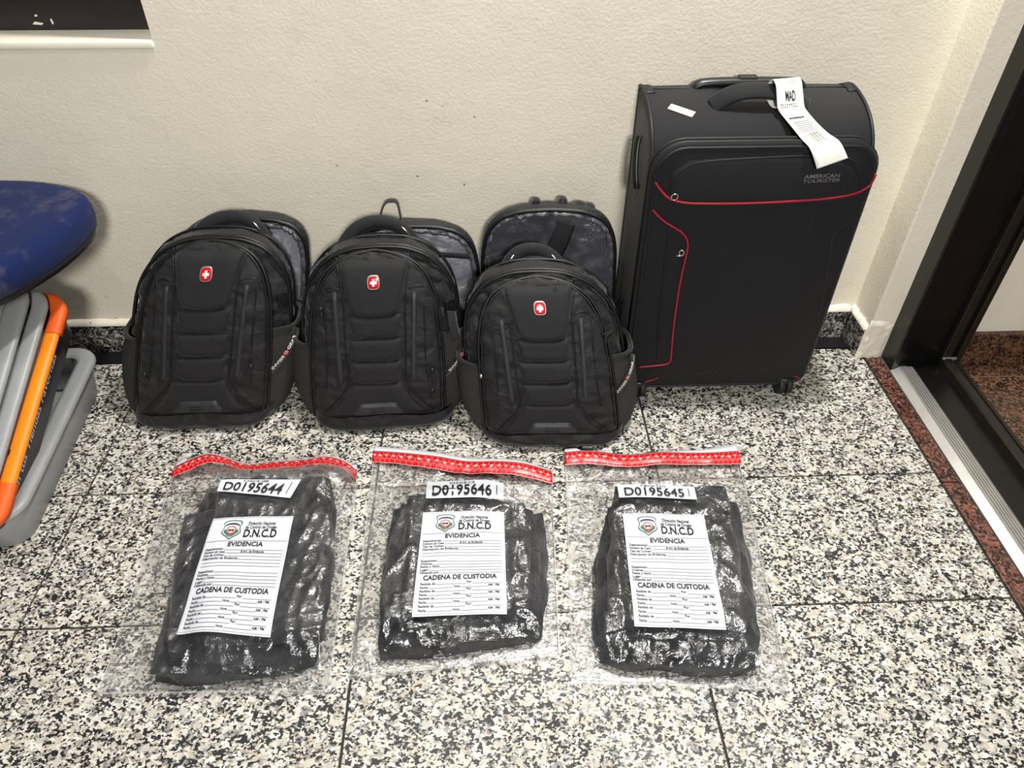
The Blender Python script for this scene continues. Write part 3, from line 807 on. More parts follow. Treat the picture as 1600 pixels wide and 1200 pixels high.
def make_backpack(label, x0, y0, yaw, kx, ky, sc_, A, seed, opts):
    """local coordinates: u right, v up the bag, w towards the viewer (front pocket positive)"""
    root = empty('backpack', (x0, y0, 0), label, 'backpack', yaw, 'black backpacks in a row along the wall')
    ky2 = opts.get('ky2', 0.0)
    def P(u, v, w_): return np.array([(u + kx * v) * sc_, (-w_ + ky * v + ky2 * v * v) * sc_, v * sc_])
    H = opts.get('H', .43)
    kb = H / .43; k = opts.get('kp', 1.0)
    atab = smooth_tab([(0, .150), (.012, .163), (.04, .172), (.10, .176), (.20, .172), (.28, .165), (.33, .154), (.37, .134), (.40, .106), (.418, .074), (.427, .044), (.43, .004)])
    atab = [(a * kb, b) for a, b in atab]
    def aB(v): return interp(v, atab)
    # ---- loft helper
    def loft(name, vs, afun, ffun, bfun, n, seg, mat, amp=0, freq=9, sd=0, ridge=0, uoff=0.0, parent=None, kk=None):
        v = []
        for q in vs:
            a = max(afun(q), .003); f_, b_ = ffun(q), bfun(q); mid = (f_ + b_) / 2; h = max((f_ - b_) / 2, .003)
            for j in range(seg):
                t = 2 * math.pi * (j + .5) / seg; c, s = math.cos(t), math.sin(t)
                p = P(uoff + a * np.sign(c) * abs(c) ** (2 / n), q, mid + h * np.sign(s) * abs(s) ** (2 / n)); v.append(p)
        f = [tuple(reversed(q)) for q in gridf(len(vs), seg, True)]; f = [tuple(reversed(q)) for q in f]
        f.append(tuple(range(seg - 1, -1, -1))); f.append(tuple(range((len(vs) - 1) * seg, len(vs) * seg)))
        if amp: v = wrinkle(v, f, amp, freq, sd, ridge, lambda q: min(1, q[2] / .02))
        v = [np.array([p[0], p[1], max(p[2], .0005)]) for p in v]
        return mk(name, v, f, mat, parent or root)
    vs = list(np.concatenate([np.linspace(0, .04, 6), np.linspace(.055, .37, 44), np.linspace(.378, .43, 18)]) * kb)
    # ---- main compartment
    def fB(v): return .004 - .022 * (v / H) ** 3 - .012 * max(0, 1 - v / .02)
    def bB(v): return -.125 + .035 * (v / H) ** 2
    loft('main_compartment', vs, aB, fB, bB, 3.6, 88, M['bp'], .013, 13, seed, .7)
    # ---- front pocket body (heightfield over the front)
    cu = opts.get('cu', 0.0)
    ptab = smooth_tab([(.0, .128), (.02, .142), (.05, .147), (.10, .146), (.18, .142), (.26, .134), (.31, .122), (.345, .103), (.368, .074), (.380, .040), (.385, .004)])
    ptab = [(a * k, b) for a, b in ptab]; HP = .385 * k
    def aP(v): return interp(v, ptab)
    TH = opts.get('TH', .050)
    def front_w(u, v):
        q = min(.999, abs(u - cu) / max(aP(v), .004)); tv = max(0.0, min(.999, (v - .19 * k) / (HP - .19 * k))) if v > .19 * k else min(.999, (.19 * k - v) / (.20 * k))
        e = (1 - q ** 4.5) ** (1 / 3.2) * (1 - tv ** (5 if v > .19 * k else 9)) ** (1 / 2.6)
        base = -.006 - .016 * (v / H) ** 2
        return base + (TH * (1.04 - .42 * (v / HP) ** 1.6)) * e
    fr_ = []; vr = np.concatenate([np.linspace(.002, .05, 14), np.linspace(.056, .34, 52), np.linspace(.344, .3849, 22)]) * k; NU = 61
    for q in vr:
        a = aP(q)
        for j in range(NU):
            s = -1 + 2 * j / (NU - 1); s = math.copysign(1 - (1 - abs(s)) ** 1.5, s); u = cu + s * a; fr_.append(P(u, q, front_w(u, q)))
    ff = gridf(len(vr), NU); fr_ = wrinkle(fr_, ff, .0065, 15, seed + 3, .65)
    fr_ = [np.array([p[0], p[1], max(p[2], .001)]) for p in fr_]
    mk('front_pocket', fr_, ff, M['bp'], root)
    def S(u, v, lift=0.0): return P(u, v, front_w(u, v) + lift)
    # ---- zip cords following the outlines
    def outline(afun, v0, v1, wfun, n=70, off=0.0, uo=0.0):
        vv = np.concatenate([np.linspace(v0, v1 * .85, n // 2), v1 * .85 + (v1 - v1 * .85) * (1 - (1 - np.linspace(0, 1, n // 2)[1:]) ** 2)])
        left = [P(uo - afun(q) - off, q + (off if q > v1 * .9 else 0), wfun(q)) for q in vv]; right = [P(uo + afun(q) + off, q + (off if q > v1 * .9 else 0), wfun(q)) for q in vv[::-1]]
        return left + right
    mk('zip_cord', *tube(outline(aP, .03 * k, HP, lambda q: front_w(cu + aP(q) * .985, q) + .004, off=.001, uo=cu), .0034, 7), M['bp_trim'], root)
    mk('zip_cord', *tube(outline(lambda q: aP(q) * .955, .05 * k, HP * .985, lambda q: front_w(cu + aP(q) * .945, q) + .002, uo=cu), .0022, 7), M['bp_trim'], root)
    for dw, rr in ((-.030, .0034), (-.040, .0034), (-.078, .0030)):
        mk('zip_cord', *tube(outline(aB, .06 * k, H, lambda q: dw + (bB(q) + .125) * .5 - .01 * (q / H), off=.0012), rr, 7), M['bp_trim'], root)
    # ---- padded panels down the middle of the front pocket
    def patch(name, rows, cols, ufun, v0, v1, thick, mat, edge=.16, dip=0.0, parent=None, lift=.0012):
        "patch between ufun(t)->(ul,ur) for t 0..1 from v0 up to v1; bottom edge sags by dip in the middle"
        pts = []
        for i in range(rows):
            t = i / (rows - 1); ul, ur = ufun(t)
            for j in range(cols):
                s = j / (cols - 1); u = ul + (ur - ul) * s
                vv = v0 + (v1 - v0) * t - dip * (1 - t) * 0
                bottom = dip * (abs(2 * s - 1) ** 4)
                vv = (v0 + bottom) + (v1 - v0 - bottom) * t
                e = min(s, 1 - s, t * (v1 - v0) / max(ur - ul, .01), (1 - t) * (v1 - v0) / max(ur - ul, .01)) / edge
                e = min(1, e); e = math.sqrt(max(0, 1 - (1 - e) ** 2))
                pts.append(S(cu + u, vv * k, lift + thick * e - (.004 if e == 0 else 0)))
        f = gridf(rows, cols); pts = wrinkle(pts, f, .0012, 26, seed + v0 * 30, .3)
        return mk(name, pts, f, mat, parent or root)
    flap = patch('logo_flap', 22, 26, lambda t: (-.050 - .024 * t ** .8, .050 + .024 * t ** .8), .268, .376, .0105, M['bp_pad'], .10, .022)
    for (v0, v1, w0, w1) in ((.222, .272, .051, .059), (.172, .222, .053, .060), (.120, .172, .050, .058)):
        patch('padded_panel', 12, 22, lambda t, w0=w0, w1=w1: (-(w0 + (w1 - w0) * t), w0 + (w1 - w0) * t), v0, v1, .0075, M['bp_pad'], .14, .012)
    patch('flared_panel', 16, 26, lambda t: (-(.120 - .066 * t ** .6), .120 - .066 * t ** .6), .046, .122, .006, M['bp_pad'], .10)
    bad = patch('rubber_badge', 8, 18, lambda t: (-(.062 - .022 * t), .062 - .022 * t), .050, .080, .0055, M['bp_satin'], .12, 0.0, None, .0075)
    for dv in (.060, .068):
        pts = [S(cu + u, dv * k, .0142) for u in np.linspace(-.014, .014, 5)]; mk('badge_line', *tube(pts, .0011, 5), M['ink'], bad)
    # dark seams between the pads
    for sgn in (-1, 1):
        pts = [S(cu + sgn * u, v * k, .003) for u, v in catmull([(.078, .374), (.068, .34), (.064, .29), (.064, .23), (.063, .17), (.062, .13), (.072, .105), (.098, .075), (.122, .048)], 6)]
        mk('seam_piping', *tube(pts, .0017, 6), M['bp_trim'], root)
        # satin side strips and pleats
        def uf(t, sgn=sgn):
            a, b_ = sgn * (.072 + .004 * t), sgn * (.086 + .004 * t); return (min(a, b_), max(a, b_))
        patch('side_strip', 24, 6, uf, .118, .318, .0025, M['bp_satin'], .3)
        pts = [S(cu + sgn * u, v * k, .0015) for u, v in catmull([(.070, .322), (.088, .326), (.104, .318), (.112, .30)], 5)]
        mk('seam_piping', *tube(pts, .0014, 6), M['bp_trim'], root)
        pts = [S(cu + sgn * u, v * k, .001) for u, v in catmull([(.103, .318), (.104, .25), (.106, .17), (.112, .11)], 6)]
        mk('seam_piping', *tube(pts, .0016, 6), M['bp_trim'], root)
    # ---- emblem: bevelled metal frame, red enamel, white cross
    em_c = (cu, .340)
    def em(u, v, lift): return S(cu + u, (em_c[1] + v) * k, .0115 + lift)
    def shield(r, e=3.4, n=28):
        return [(r * np.sign(math.cos(t)) * abs(math.cos(t)) ** (2 / e), r * 1.05 * np.sign(math.sin(t)) * abs(math.sin(t)) ** (2 / e)) for t in np.linspace(0, 2 * math.pi, n, endpoint=False)]
    rows = [[em(u, v, l) for u, v in shield(r)] for r, l in ((.0128, -.001), (.0128, .0012), (.0122, .0020), (.0112, .0018))]
    v = [p for q in rows for p in q]; emb = mk('emblem_frame', v, gridf(4, 28, True), M['rim_metal'], root)
    rows = [[em(u, v_, l) for u, v_ in shield(r)] for r, l in ((.0113, .0013), (.0104, .0017), (.002, .0018))]
    v = [p for q in rows for p in q]; mk('red_field', v, gridf(3, 28, True) + [tuple(range(56, 84))], M['red_enamel'], emb)
    b = MB()
    for (a, c) in ((.0066, .0023), (.0023, .0066)):
        q = [em(x * a, y * c, l) for l in (.0016, .0026) for x, y in ((-1, -1), (1, -1), (1, 1), (-1, 1))]
        b.add(q, [(4, 5, 6, 7), (0, 1, 5, 4), (1, 2, 6, 5), (2, 3, 7, 6), (3, 0, 4, 7)])
    mk('white_cross', b.v, b.f, M['white_enamel'], emb, False)
    # ---- bottom band wrapping under the pocket
    bt = []
    vv = np.linspace(.0, .048, 9) * k
    for q in vv:
        for j in range(49):
            s = -1 + 2 * j / 48; u = s * (.160 + .010 * min(1, q / .03)); e = (1 - abs(s) ** 5) ** .5
            w_ = -.055 + (.0565 + TH + .003 * math.sin(q / .048 / k * math.pi) - .014 * max(0, 1 - q / .02)) * e
            bt.append(P(u, q * (1 - .30 * s * s), w_))
    fb = gridf(len(vv), 49); bt = wrinkle(bt, fb, .007, 15, seed + 5, .65); bt = [np.array([p[0], p[1], max(p[2], .0008)]) for p in bt]
    mk('bottom_band', bt, fb, M['bp'], root)
    # ---- mesh side pockets with elastic hem
    for sgn in (-1, 1):
        mp = []; hv = .195 * k if sgn > 0 else .185 * k; nv, nt = 18, 16
        for i in range(nv):
            q = .006 + hv * i / (nv - 1); t_ = i / (nv - 1)
            for j in range(nt):
                ang = math.radians(-64 + 140 * j / (nt - 1)); a = aB(q) + .006
                e = math.sin(math.pi * j / (nt - 1)) ** .5
                bul = (.004 + opts.get('pocket', .017) * math.sin(math.pi * min(1, .18 + .82 * (1 - t_))) ** .8) * e
                c, s = math.cos(ang), math.sin(ang); mid, h = -.055, .070
                u = sgn * ((a) * abs(c) ** (2 / 3.6) + bul); w_ = mid + h * np.sign(s) * abs(s) ** (2 / 3.6)
                mp.append(P(u, q + (.012 * (j / (nt - 1)) * t_ if sgn > 0 else 0), w_))
        f = gridf(nv, nt)
        if sgn > 0: f = [tuple(reversed(q)) for q in f]
        mp2 = wrinkle(mp, f, .002, 22, seed + sgn, .2)
        pk = mk('mesh_pocket', mp2, f, M['bp_mesh'], root)
        top = mp[(nv - 1) * nt:]; mk('elastic_hem', *tube(top, .0055, 8, ry=.0032), M['bp_web'], root)
        if sgn > 0:
            # brand strip stitched slantwise over the pocket
            def pkt(a, t):   # a across 0..1 (front->back), t up 0..1
                fi = t * (nv - 1); fj = (nt - 1) * (1 - a); i = min(int(fi), nv - 2); j = min(int(fj), nt - 2); x, y = fi - i, fj - j
                g = lambda ii, jj: np.asarray(mp[ii * nt + jj])
                return (g(i, j) * (1 - y) + g(i, j + 1) * y) * (1 - x) + (g(i + 1, j) * (1 - y) + g(i + 1, j + 1) * y) * x
            A0, A1 = np.array(opts.get('strip0', (.10, .52))), np.array(opts.get('strip1', (.40, .95)))
            outw = np.array([.55, -.80, .1]); outw /= np.linalg.norm(outw)
            def stp(s, c, l):  # along, across
                d = A1 - A0; base = A0 + d * s; p = pkt(*np.clip(base, 0, 1)); p1 = pkt(*np.clip(A0, 0, 1)); p2 = pkt(*np.clip(A1, 0, 1))
                dr_ = p2 - p1; dr_ /= np.linalg.norm(dr_); nn = np.cross(outw, dr_); nn /= np.linalg.norm(nn)
                return p + nn * c + outw * l
            v = [stp(s, c, .0075) for s in np.linspace(-.05, 1.05, 9) for c in (-.0085, 0, .0085)]
            bs = mk('brand_strip', v, gridf(9, 3), M['bp_web'], root); bs.modifiers.new('thickness', 'SOLIDIFY').thickness = .001
            b = MB()
            for word, s0, s1 in (('SWISS', .13, .45), ('GEAR', .59, .90)):
                tv, tf = text2d(word, 1.0, .03); mx_ = max(p[0] for p in tv)
                b.add([stp(s0 + (s1 - s0) * x / mx_, -.0035 + y * .0095, .0088) for x, y in tv], tf)
            mk('lettering', b.v, b.f, M['white_enamel'], bs, False)
            n = 14; cc = [stp(.52 + .055 * math.cos(t), .0048 * math.sin(t), .0089) for t in np.linspace(0, 2 * math.pi, n, endpoint=False)]
            mk('red_dot', cc, [tuple(range(n))], plain('pink_red_dot', (225, 120, 130), .5), bs, False)
    # ---- carry handle
    hh = opts.get('handle', (-.078, .085, .040, -.085)); u0, u1, up_, hw = hh
    cu_h = (u0 + u1) / 2; hl = (u1 - u0) / 2; pts = []
    for t in np.linspace(-1, 1, 21):
        u = cu_h + hl * t; vb = H - .012 - .030 * (t * t); pts.append(P(u, vb + up_ * max(0, 1 - t ** 4), hw - .006 * (1 - t * t)))
    hd = mk('carry_handle', *tube(pts, .0155, 12, ry=.0085, up=(0, -1, .25)), M['bp_pad'], root)
    for e in ((2, 3, 4), (18, 17, 16)):
        q = [pts[i] + np.array([0, -.006, .008]) for i in e]
        if e[0] > 9 or opts.get('ring_left'): mk('handle_ring', *tube(q, .0022, 7), M['silver'], hd)
    # ---- side release buckle with strap on the right flank
    def buckle(u, v, w_, sc2=1.0):
        c = P(u, v, w_); nm = np.array([.6, -.8, 0]) if u > 0 else np.array([-.6, -.8, 0])
        r_ = np.array([.8, .6, 0]) if u > 0 else np.array([.8, -.6, 0])
        b = MB(); upv = np.array([0, .1, 1.0])
        for (x0_, x1_, z0_, z1_, d) in ((-.012, .012, -.016, -.009, .006), (-.012, .012, .009, .016, .006), (-.013, -.007, -.014, .014, .007), (.007, .013, -.014, .014, .007), (-.006, .006, -.006, .006, .0085)):
            q = [c + r_ * x * sc2 + upv * z * sc2 + nm * dd for dd in (0, d) for x, z in ((x0_, z0_), (x1_, z0_), (x1_, z1_), (x0_, z1_))]
            b.add(q, [(4, 5, 6, 7), (0, 1, 5, 4), (1, 2, 6, 5), (2, 3, 7, 6), (3, 0, 4, 7)])
        bk = b.build('buckle', M['black_plastic'], root, False)
        return c
    for q in opts.get('buckles', []):
        c = buckle(*q[:3])
        if len(q) > 3:
            e = np.array(q[3]); pts = catmull([c + np.array([.004, -.008, -.01]), (c + e) / 2 + np.array([.0, -.008, 0]), e], 5)
            mk('compression_strap', *tube(pts, .011, 8, ry=.0016, up=(.5, -.8, .2)), M['bp_web'], root)
    # ---- zip pulls
    for q in opts.get('pulls', []):
        kind, u, v, dl = q
        c = S(cu + u, v * k, .006) if kind == 'f' else P(u, v, -.030)
        if kind != 'f': c = c + np.array([.004 * np.sign(u), -.006, 0])
        d = np.array([dl[0], -.004, dl[1]])
        mat = M['silver'] if len(dl) > 2 else M['pewter']
        zs = mk('zip_slider', *tube([c + np.array([0, 0, .005]), c, c - np.array([0, 0, .006])], [.0035, .0045, .0035], 8), mat, root)
        mk('zip_pull', *tube([c + d * .1, c + d * .3, c + d * .8, c + d], [.0022, .0036, .0038, .0025], 8, ry=.0018), M['pewter'], zs)
    # ---- rear (laptop) compartment, unzipped and standing off behind
    ua, va, wa, thk, HA, WA, kxa, kya = A
    artab = smooth_tab([(0, .80), (.06, .93), (.25, .985), (.5, 1.0), (.66, .99), (.78, .965), (.87, .905), (.93, .80), (.97, .64), (.992, .42), (1.0, .05)])
    def aA(v): return WA * interp(v / HA, artab)
    def PA(u, v, w_): return np.array([(ua + u + kxa * v) * sc_, (-wa - w_ + kya * v) * sc_, (va + v) * sc_])
    vsA = np.concatenate([np.linspace(0, .8, 22), np.linspace(.82, 1, 18)]) * HA
    v = []; seg = 48
    for q in vsA:
        a = max(aA(q), .003)
        for j in range(seg):
            t = 2 * math.pi * (j + .5) / seg; c, s = math.cos(t), math.sin(t)
            v.append(PA(a * np.sign(c) * abs(c) ** (2 / 6), q, -thk / 2 + thk / 2 * np.sign(s) * abs(s) ** (2 / 2.4)))
    f = gridf(len(vsA), seg, True); f += [tuple(range(seg - 1, -1, -1)), tuple(range((len(vsA) - 1) * seg, len(vsA) * seg))]
    v = wrinkle(v, f, .003, 12, seed + 11, .3); v = [np.array([p[0], p[1], max(p[2], .001)]) for p in v]
    back = mk('back_panel', v, f, M['bp'], root)
    def oA(ins, wof, ruf=0.0, n=90):
        qs = np.concatenate([np.linspace(.05, .82, n // 3), .82 + .18 * (1 - (1 - np.linspace(0, 1, n // 4)[1:]) ** 2)]) * HA
        pts = []
        for q in list(qs): pts.append((-1, q))
        for q in list(qs[::-1]): pts.append((1, q))
        out = []
        for i, (sg, q) in enumerate(pts):
            r = ruf * math.sin(i * 2.1 + 1.3 * math.sin(i * .7))
            sc3 = max(0, 1 - ins / max(aA(q), .02)) if q < HA * .97 else max(0, 1 - ins / .05)
            out.append(PA(sg * aA(q) * sc3, q * (1 - ins / HA * (q / HA) ** 3), wof + r))
        return out
    mk('zip_cord', *tube(oA(.004, .003), .005, 8), M['bp_trim'], back)
    mk('ruffled_edge', *tube(oA(.013, .004, .004), .0065, 7), M['lining_dark'], back)
    # lining: inset sheet with puckers
    lv = []; nq = 34; nc = 40
    for i in range(nq):
        q = .02 * HA + (.945 * HA) * i / (nq - 1)
        for j in range(nc):
            s = -1 + 2 * j / (nc - 1); lv.append(PA(s * max(aA(q) - .014, .004), q, .0015 + .004 * (1 - s * s)))
    lf = gridf(nq, nc); lv = wrinkle(lv, lf, .010, 15, seed + 21, .6)
    mk('lining', lv, lf, opts.get('lin', M['lining']), back)
    if opts.get('pocket_band'):
        for q0 in opts['pocket_band']:
            pts = [PA(s * (aA(q0 * HA) - .016), q0 * HA + .010 * math.sin(s * 2 + 1), .013) for s in np.linspace(-1, 1, 15)]
            mk('pocket_hem', *tube(pts, .007, 8, ry=.003, up=(0, -1, 0)), M['bp_web'], back)
    if opts.get('velcro'):
        pts = catmull([PA(.035, HA * .93, .010), PA(.022, HA * .84, .018), PA(.002, HA * .72, .020), PA(-.008, HA * .60, .018)], 6)
        mk('velcro_strap', *tube(pts, .020, 8, ry=.0018, up=(0, -1, .1)), plain('black_velcro', (12, 12, 14), .9), back)
    if opts.get('loop'):
        lu, lh = opts['loop']
        pts = catmull([PA(lu - .028, HA * .955, -.018), PA(lu - .022, HA + .012, -.02), PA(lu - .010, HA + lh - .004, -.022), PA(lu + .008, HA + lh, -.024), PA(lu + .018, HA + lh - .006, -.022), PA(lu + .022, HA + .010, -.02), PA(lu + .026, HA * .96, -.018)], 6)
        mk('hang_loop', *tube(pts, .0022, 8, ry=.010, up=(0, -1, 0)), M['bp_web'], back)
    for (bu, bw, bh) in opts.get('lumps', []):
        q = HA * (.985 - 1.2 * (bu / WA) ** 2 * .12)
        pts = [PA(bu - bw, q - .012, -.03), PA(bu - bw * .8, q + bh, -.03), PA(bu + bw * .8, q + bh * .9, -.03), PA(bu + bw, q - .014, -.03)]
        mk('strap_fold', *tube(catmull(pts, 4), .0035, 8, ry=.011, up=(0, -1, 0)), M['bp_web'], back)
    # shoulder straps against the wall
    for sgn in (-1, 1):
        pts = catmull([PA(sgn * .06, HA * .90, -thk - .006), PA(sgn * .075, HA * .6, -thk - .010), PA(sgn * .085, HA * .3, -thk - .008), PA(sgn * .09, HA * .08, -thk - .004)], 5)
        pts = [np.array([p[0], min(p[1], (.178 - y0) - .006), p[2]]) for p in pts]
        mk('shoulder_strap', *tube(pts, .024, 8, ry=.005, up=(0, 1, 0)), M['bp_web'], back)
    return root

# (u offset, v offset, w of the lining face, thickness, height, half width, lean x, lean y)
make_backpack('leftmost black backpack with red emblem, beside the stacked trays', -.416, -.082, 0.0, .250, .20, 1.0,
    (.046, .0, -.155, .030, .398, .152, .22, .145), 1.0,
    {'cu': -.004, 'pocket': .012, 'H': .408, 'kp': 1.055, 'buckles': [(.150, .275, -.022)], 'pulls': [('s', .150, .19, (-.012, .010)), ('f', .108, .150, (-.02, -.022)), ('f', -.120, .135, (.002, -.028))], 'lin': M['lining'], 'handle': (-.062, .100, .027, -.075)})
make_backpack('middle black backpack with red emblem and grey lining showing, a hang loop sticking up', -.001, -.098, 0.03, .06, .20, 1.0,
    (.072, .0, -.162, .030, .378, .165, .0, .150), 5.0,
    {'cu': -.008, 'H': .392, 'kp': 1.01, 'buckles': [(.148, .265, -.012, (.178, .02, .205))], 'pulls': [('f', -.112, .285, (.001, -.020)), ('f', -.140, .20, (.024, -.008, 1)), ('f', .120, .145, (.001, -.026)), ('f', .120, .098, (.001, -.024))], 'loop': (-.03, .042), 'pocket_band': (.80,), 'lin': M['lining'], 'handle': (-.085, .080, .030, -.085)})
make_backpack('rightmost black backpack slumped forward from its open back panel, beside the suitcase', .385, -.166, -0.02, -.115, .215, 1.0,
    (-.006, .0, -.235, .030, .425, .155, .0, .075), 9.0,
    {'cu': .0, 'H': .358, 'kp': .915, 'ky2': .14, 'pocket': .014, 'buckles': [(-.125, .205, .008), (.135, .235, .005)], 'pulls': [('f', -.062, .362, (.012, -.028)), ('f', .035, .368, (.012, -.034)), ('f', -.140, .175, (.018, -.022, 1))], 'velcro': True, 'lumps': [(-.03, .008, .010), (.028, .008, .012), (.066, .012, .010), (.088, .010, .014)], 'lin': M['lining_dark'], 'pocket_band': (.55,), 'ring_left': True, 'handle': (-.072, .060, .024, -.082)})

# ------------------------------------------------------------------ evidence bags
M['cloth'] = fabric('navy_black_cloth', (15, 16, 23), .85, 1300, 20, .7, .25, .2, .5)
M['tape_red'] = plain('red_seal_tape', (198, 18, 30), .3, var=.05, scale=30)
M['tape_line'] = plain('pale_tape_print', (255, 150, 140), .4, var=.02)
M['tape_dot'] = plain('white_tape_dot', (226, 172, 164), .4, var=.05)
M['green_ink'] = plain('green_ink', (58, 110, 88), .6, var=.02)
M['navy_ink'] = plain('navy_ink', (44, 50, 92), .6, var=.02)
M['red_ink'] = plain('red_ink', (196, 92, 88), .6, var=.02)
M['brown_ink'] = plain('brown_ink', (92, 52, 52), .6, var=.02)
def film(name='clear_plastic_film', hz=1.0):
    t = NT(name); t.t.nodes.remove(t.b); tc = t.n('ShaderNodeTexCoord')
    n1 = t.n('ShaderNodeTexNoise', ins={'Scale': 22.0, 'Detail': 5.0, 'Roughness': .6, 'Distortion': 1.6, 'Vector': (tc, 'Object')})
    n2 = t.n('ShaderNodeTexNoise', ins={'Scale': 90.0, 'Detail': 3.0, 'Distortion': 1.0, 'Vector': (tc, 'Object')})
    b1 = t.bump((n1, 0), .38, .012); b2 = t.bump((n2, 0), .35, .002); t.l(b1, 0, b2, 'Normal')
    gl = t.n('ShaderNodeBsdfGlossy', ins={'Roughness': .17, 'Color': (1, 1, 1, 1)}); t.l(b2, 0, gl, 'Normal')
    tr = t.n('ShaderNodeBsdfTransparent', ins={'Color': (1, 1, 1, 1)})
    df = t.n('ShaderNodeBsdfDiffuse', ins={'Color': (.80, .81, .83, 1)}); t.l(b2, 0, df, 'Normal')
    n3 = t.n('ShaderNodeTexNoise', ins={'Scale': 9.0, 'Detail': 4.0, 'Roughness': .65, 'Distortion': 1.0, 'Vector': (tc, 'Object')})
    haze = t.ramp((n3, 0), [(.38, (.008 * hz,) * 3), (.72, (.065 * hz,) * 3)])
    m1 = t.n('ShaderNodeMixShader'); t.l(haze, 0, m1, 0); t.l(tr, 0, m1, 1); t.l(df, 0, m1, 2)
    ge = t.n('ShaderNodeNewGeometry'); dt = t.n('ShaderNodeVectorMath', operation='DOT_PRODUCT', ins={0: (ge, 'Normal'), 1: (ge, 'Incoming')})
    ca = t.math('ABSOLUTE', (dt, 'Value')); om = t.math('SUBTRACT', 1.0, (ca, 0)); p5 = t.math('POWER', (om, 0), 5.0)
    f2 = t.math('MULTIPLY_ADD', (p5, 0), .75, .080)
    m2 = t.n('ShaderNodeMixShader'); t.l(f2, 0, m2, 0); t.l(m1, 0, m2, 1); t.l(gl, 0, m2, 2)
    t.l(m2, 0, t.out, 'Surface'); return t.m
M['film'] = film(); M['film_back'] = film('clear_plastic_film_back', 3.0); M['weld'] = plain('milky_weld', (200, 202, 200), .3, var=.05)

# the printed form, in label coordinates: s 0..1 across, t 0..1 down; width about 0.165, height about 0.235
LW, LH = .160, .240
FORM = {'ink': MB(), 'line': MB()}
def ftext(s, x, y, size, bold=0.0, width=None, align='LEFT'):
    "text with baseline at (x,y) in label fractions, size as a fraction of the width"
    tv, tf = text2d(s, 1.0, bold, 'LEFT'); mw = max(p[0] for p in tv); sz = size
    sx = 1.0 if width is None else width / (mw * sz)
    x0 = x if align == 'LEFT' else x - mw * sz * sx / 2
    FORM['ink'].add([(x0 + px * sz * sx, y - py * sz * LW / LH, 0) for px, py in tv], tf)
def fline(x0, x1, y, th=.0018, mb='line'):
    n = 10; v = []
    for i in range(n + 1):
        x = x0 + (x1 - x0) * i / n; v += [(x, y - th, 0), (x, y + th, 0)]
    FORM[mb].add(v, [(2 * i, 2 * i + 1, 2 * i + 3, 2 * i + 2) for i in range(n)])
ftext('Dirección Nacional', .47, .085, .066, .024, .33); ftext('de Control de Drogas', .445, .122, .066, .024, .38)
ftext('D.N.C.D', .44, .200, .150, .034, .40)
ftext('EVIDENCIA', .50, .285, .085, .034, .42, 'CENTER')
fline(.02, .98, .235)
y = .335; rows_t = ['Departamento:', 'Número de Caso:', 'Tipo de Crimen:', 'Descripción de Evidencia:', '', '', '', 'Sospechoso:', 'Víctima:', 'Fecha y Hora:', 'Lugar:', 'Obtenido por:']
for i, r_ in enumerate(rows_t):
    yy = .318 + .0285 * i
    if i == 6: continue
    wd = .017 * len(r_)
    if r_: ftext(r_, .035, yy, .044, .022, wd)
    fline(.04 + wd, .96, yy + .001)
ftext('# Art. de Evidencia:', .47, .318 + .0285 - .004, .044, .022, .27)
ftext('CADENA DE CUSTODIA', .49, .690, .090, .034, .82, 'CENTER')
for i in range(4):
    yy = .735 + .0655 * i
    ftext('Recibido de:', .055, yy, .044, .022, .17); fline(.23, .56, yy); ftext('Por:', .565, yy - .006, .044, .022, .06); fline(.63, .95, yy)
    y2 = yy + .033
    ftext('Fecha:', .055, y2, .044, .022, .09); fline(.15, .42, y2); ftext('Hora:', .425, y2, .044, .022, .075); fline(.505, .80, y2); ftext('AM / PM', .80, y2 - .004, .044, .026, .125)
for (xa, xb, ya, yb) in ((.012, .988, .012, .012), (.012, .988, .988, .988)): fline(xa, xb, ya, .0012)
for xx in (.012, .988):
    v = []
    for i in range(21):
        t_ = .012 + .976 * i / 20; v += [(xx - .0015, t_, 0), (xx + .0015, t_, 0)]
    FORM['line'].add(v, [(2 * i, 2 * i + 1, 2 * i + 3, 2 * i + 2) for i in range(20)])
def poly(pts): return [(x, y_, 0) for x, y_ in pts]
def fan(c, pts): return [(c[0], c[1], 0)] + poly(pts), [(0, i + 1, (i + 1) % len(pts) + 1) for i in range(len(pts))]
def shield_pts(cx, cy, w_, h_):
    q = [(-.78, -1), (-.4, -1.06), (0, -1.1), (.4, -1.06), (.78, -1), (.98, -.72), (.84, -.42), (.92, 0), (1.0, .28), (.72, .58), (.34, .80), (0, 1.05), (-.34, .80), (-.72, .58), (-1.0, .28), (-.92, 0), (-.84, -.42), (-.98, -.72)]
    return [(cx + a * w_, cy + b_ * h_) for a, b_ in catmull(q, 3, True)]
SC_ = (.285, .130)
EMB = []
EMB.append(('shield_border', 'green_ink', 1, fan(SC_, shield_pts(*SC_, .118, .088))))
EMB.append(('shield_field', 'paper', 2, fan(SC_, shield_pts(*SC_, .104, .078))))
EMB.append(('shield_green', 'green_ink', 3, fan((SC_[0], SC_[1] + .02), [(SC_[0] - .085, SC_[1] + .0), (SC_[0] + .085, SC_[1] + .0), (SC_[0] + .09, SC_[1] + .025), (SC_[0] + .03, SC_[1] + .062), (SC_[0], SC_[1] + .072), (SC_[0] - .03, SC_[1] + .062), (SC_[0] - .09, SC_[1] + .025)])))
ap = [(SC_[0] + r * math.cos(a) * .088, SC_[1] - .036 - r2 * math.sin(a) * .030) for r, r2, rng in ((1, 1, np.linspace(0, math.pi, 12)), (.80, .45, np.linspace(math.pi, 0, 12))) for a in rng]
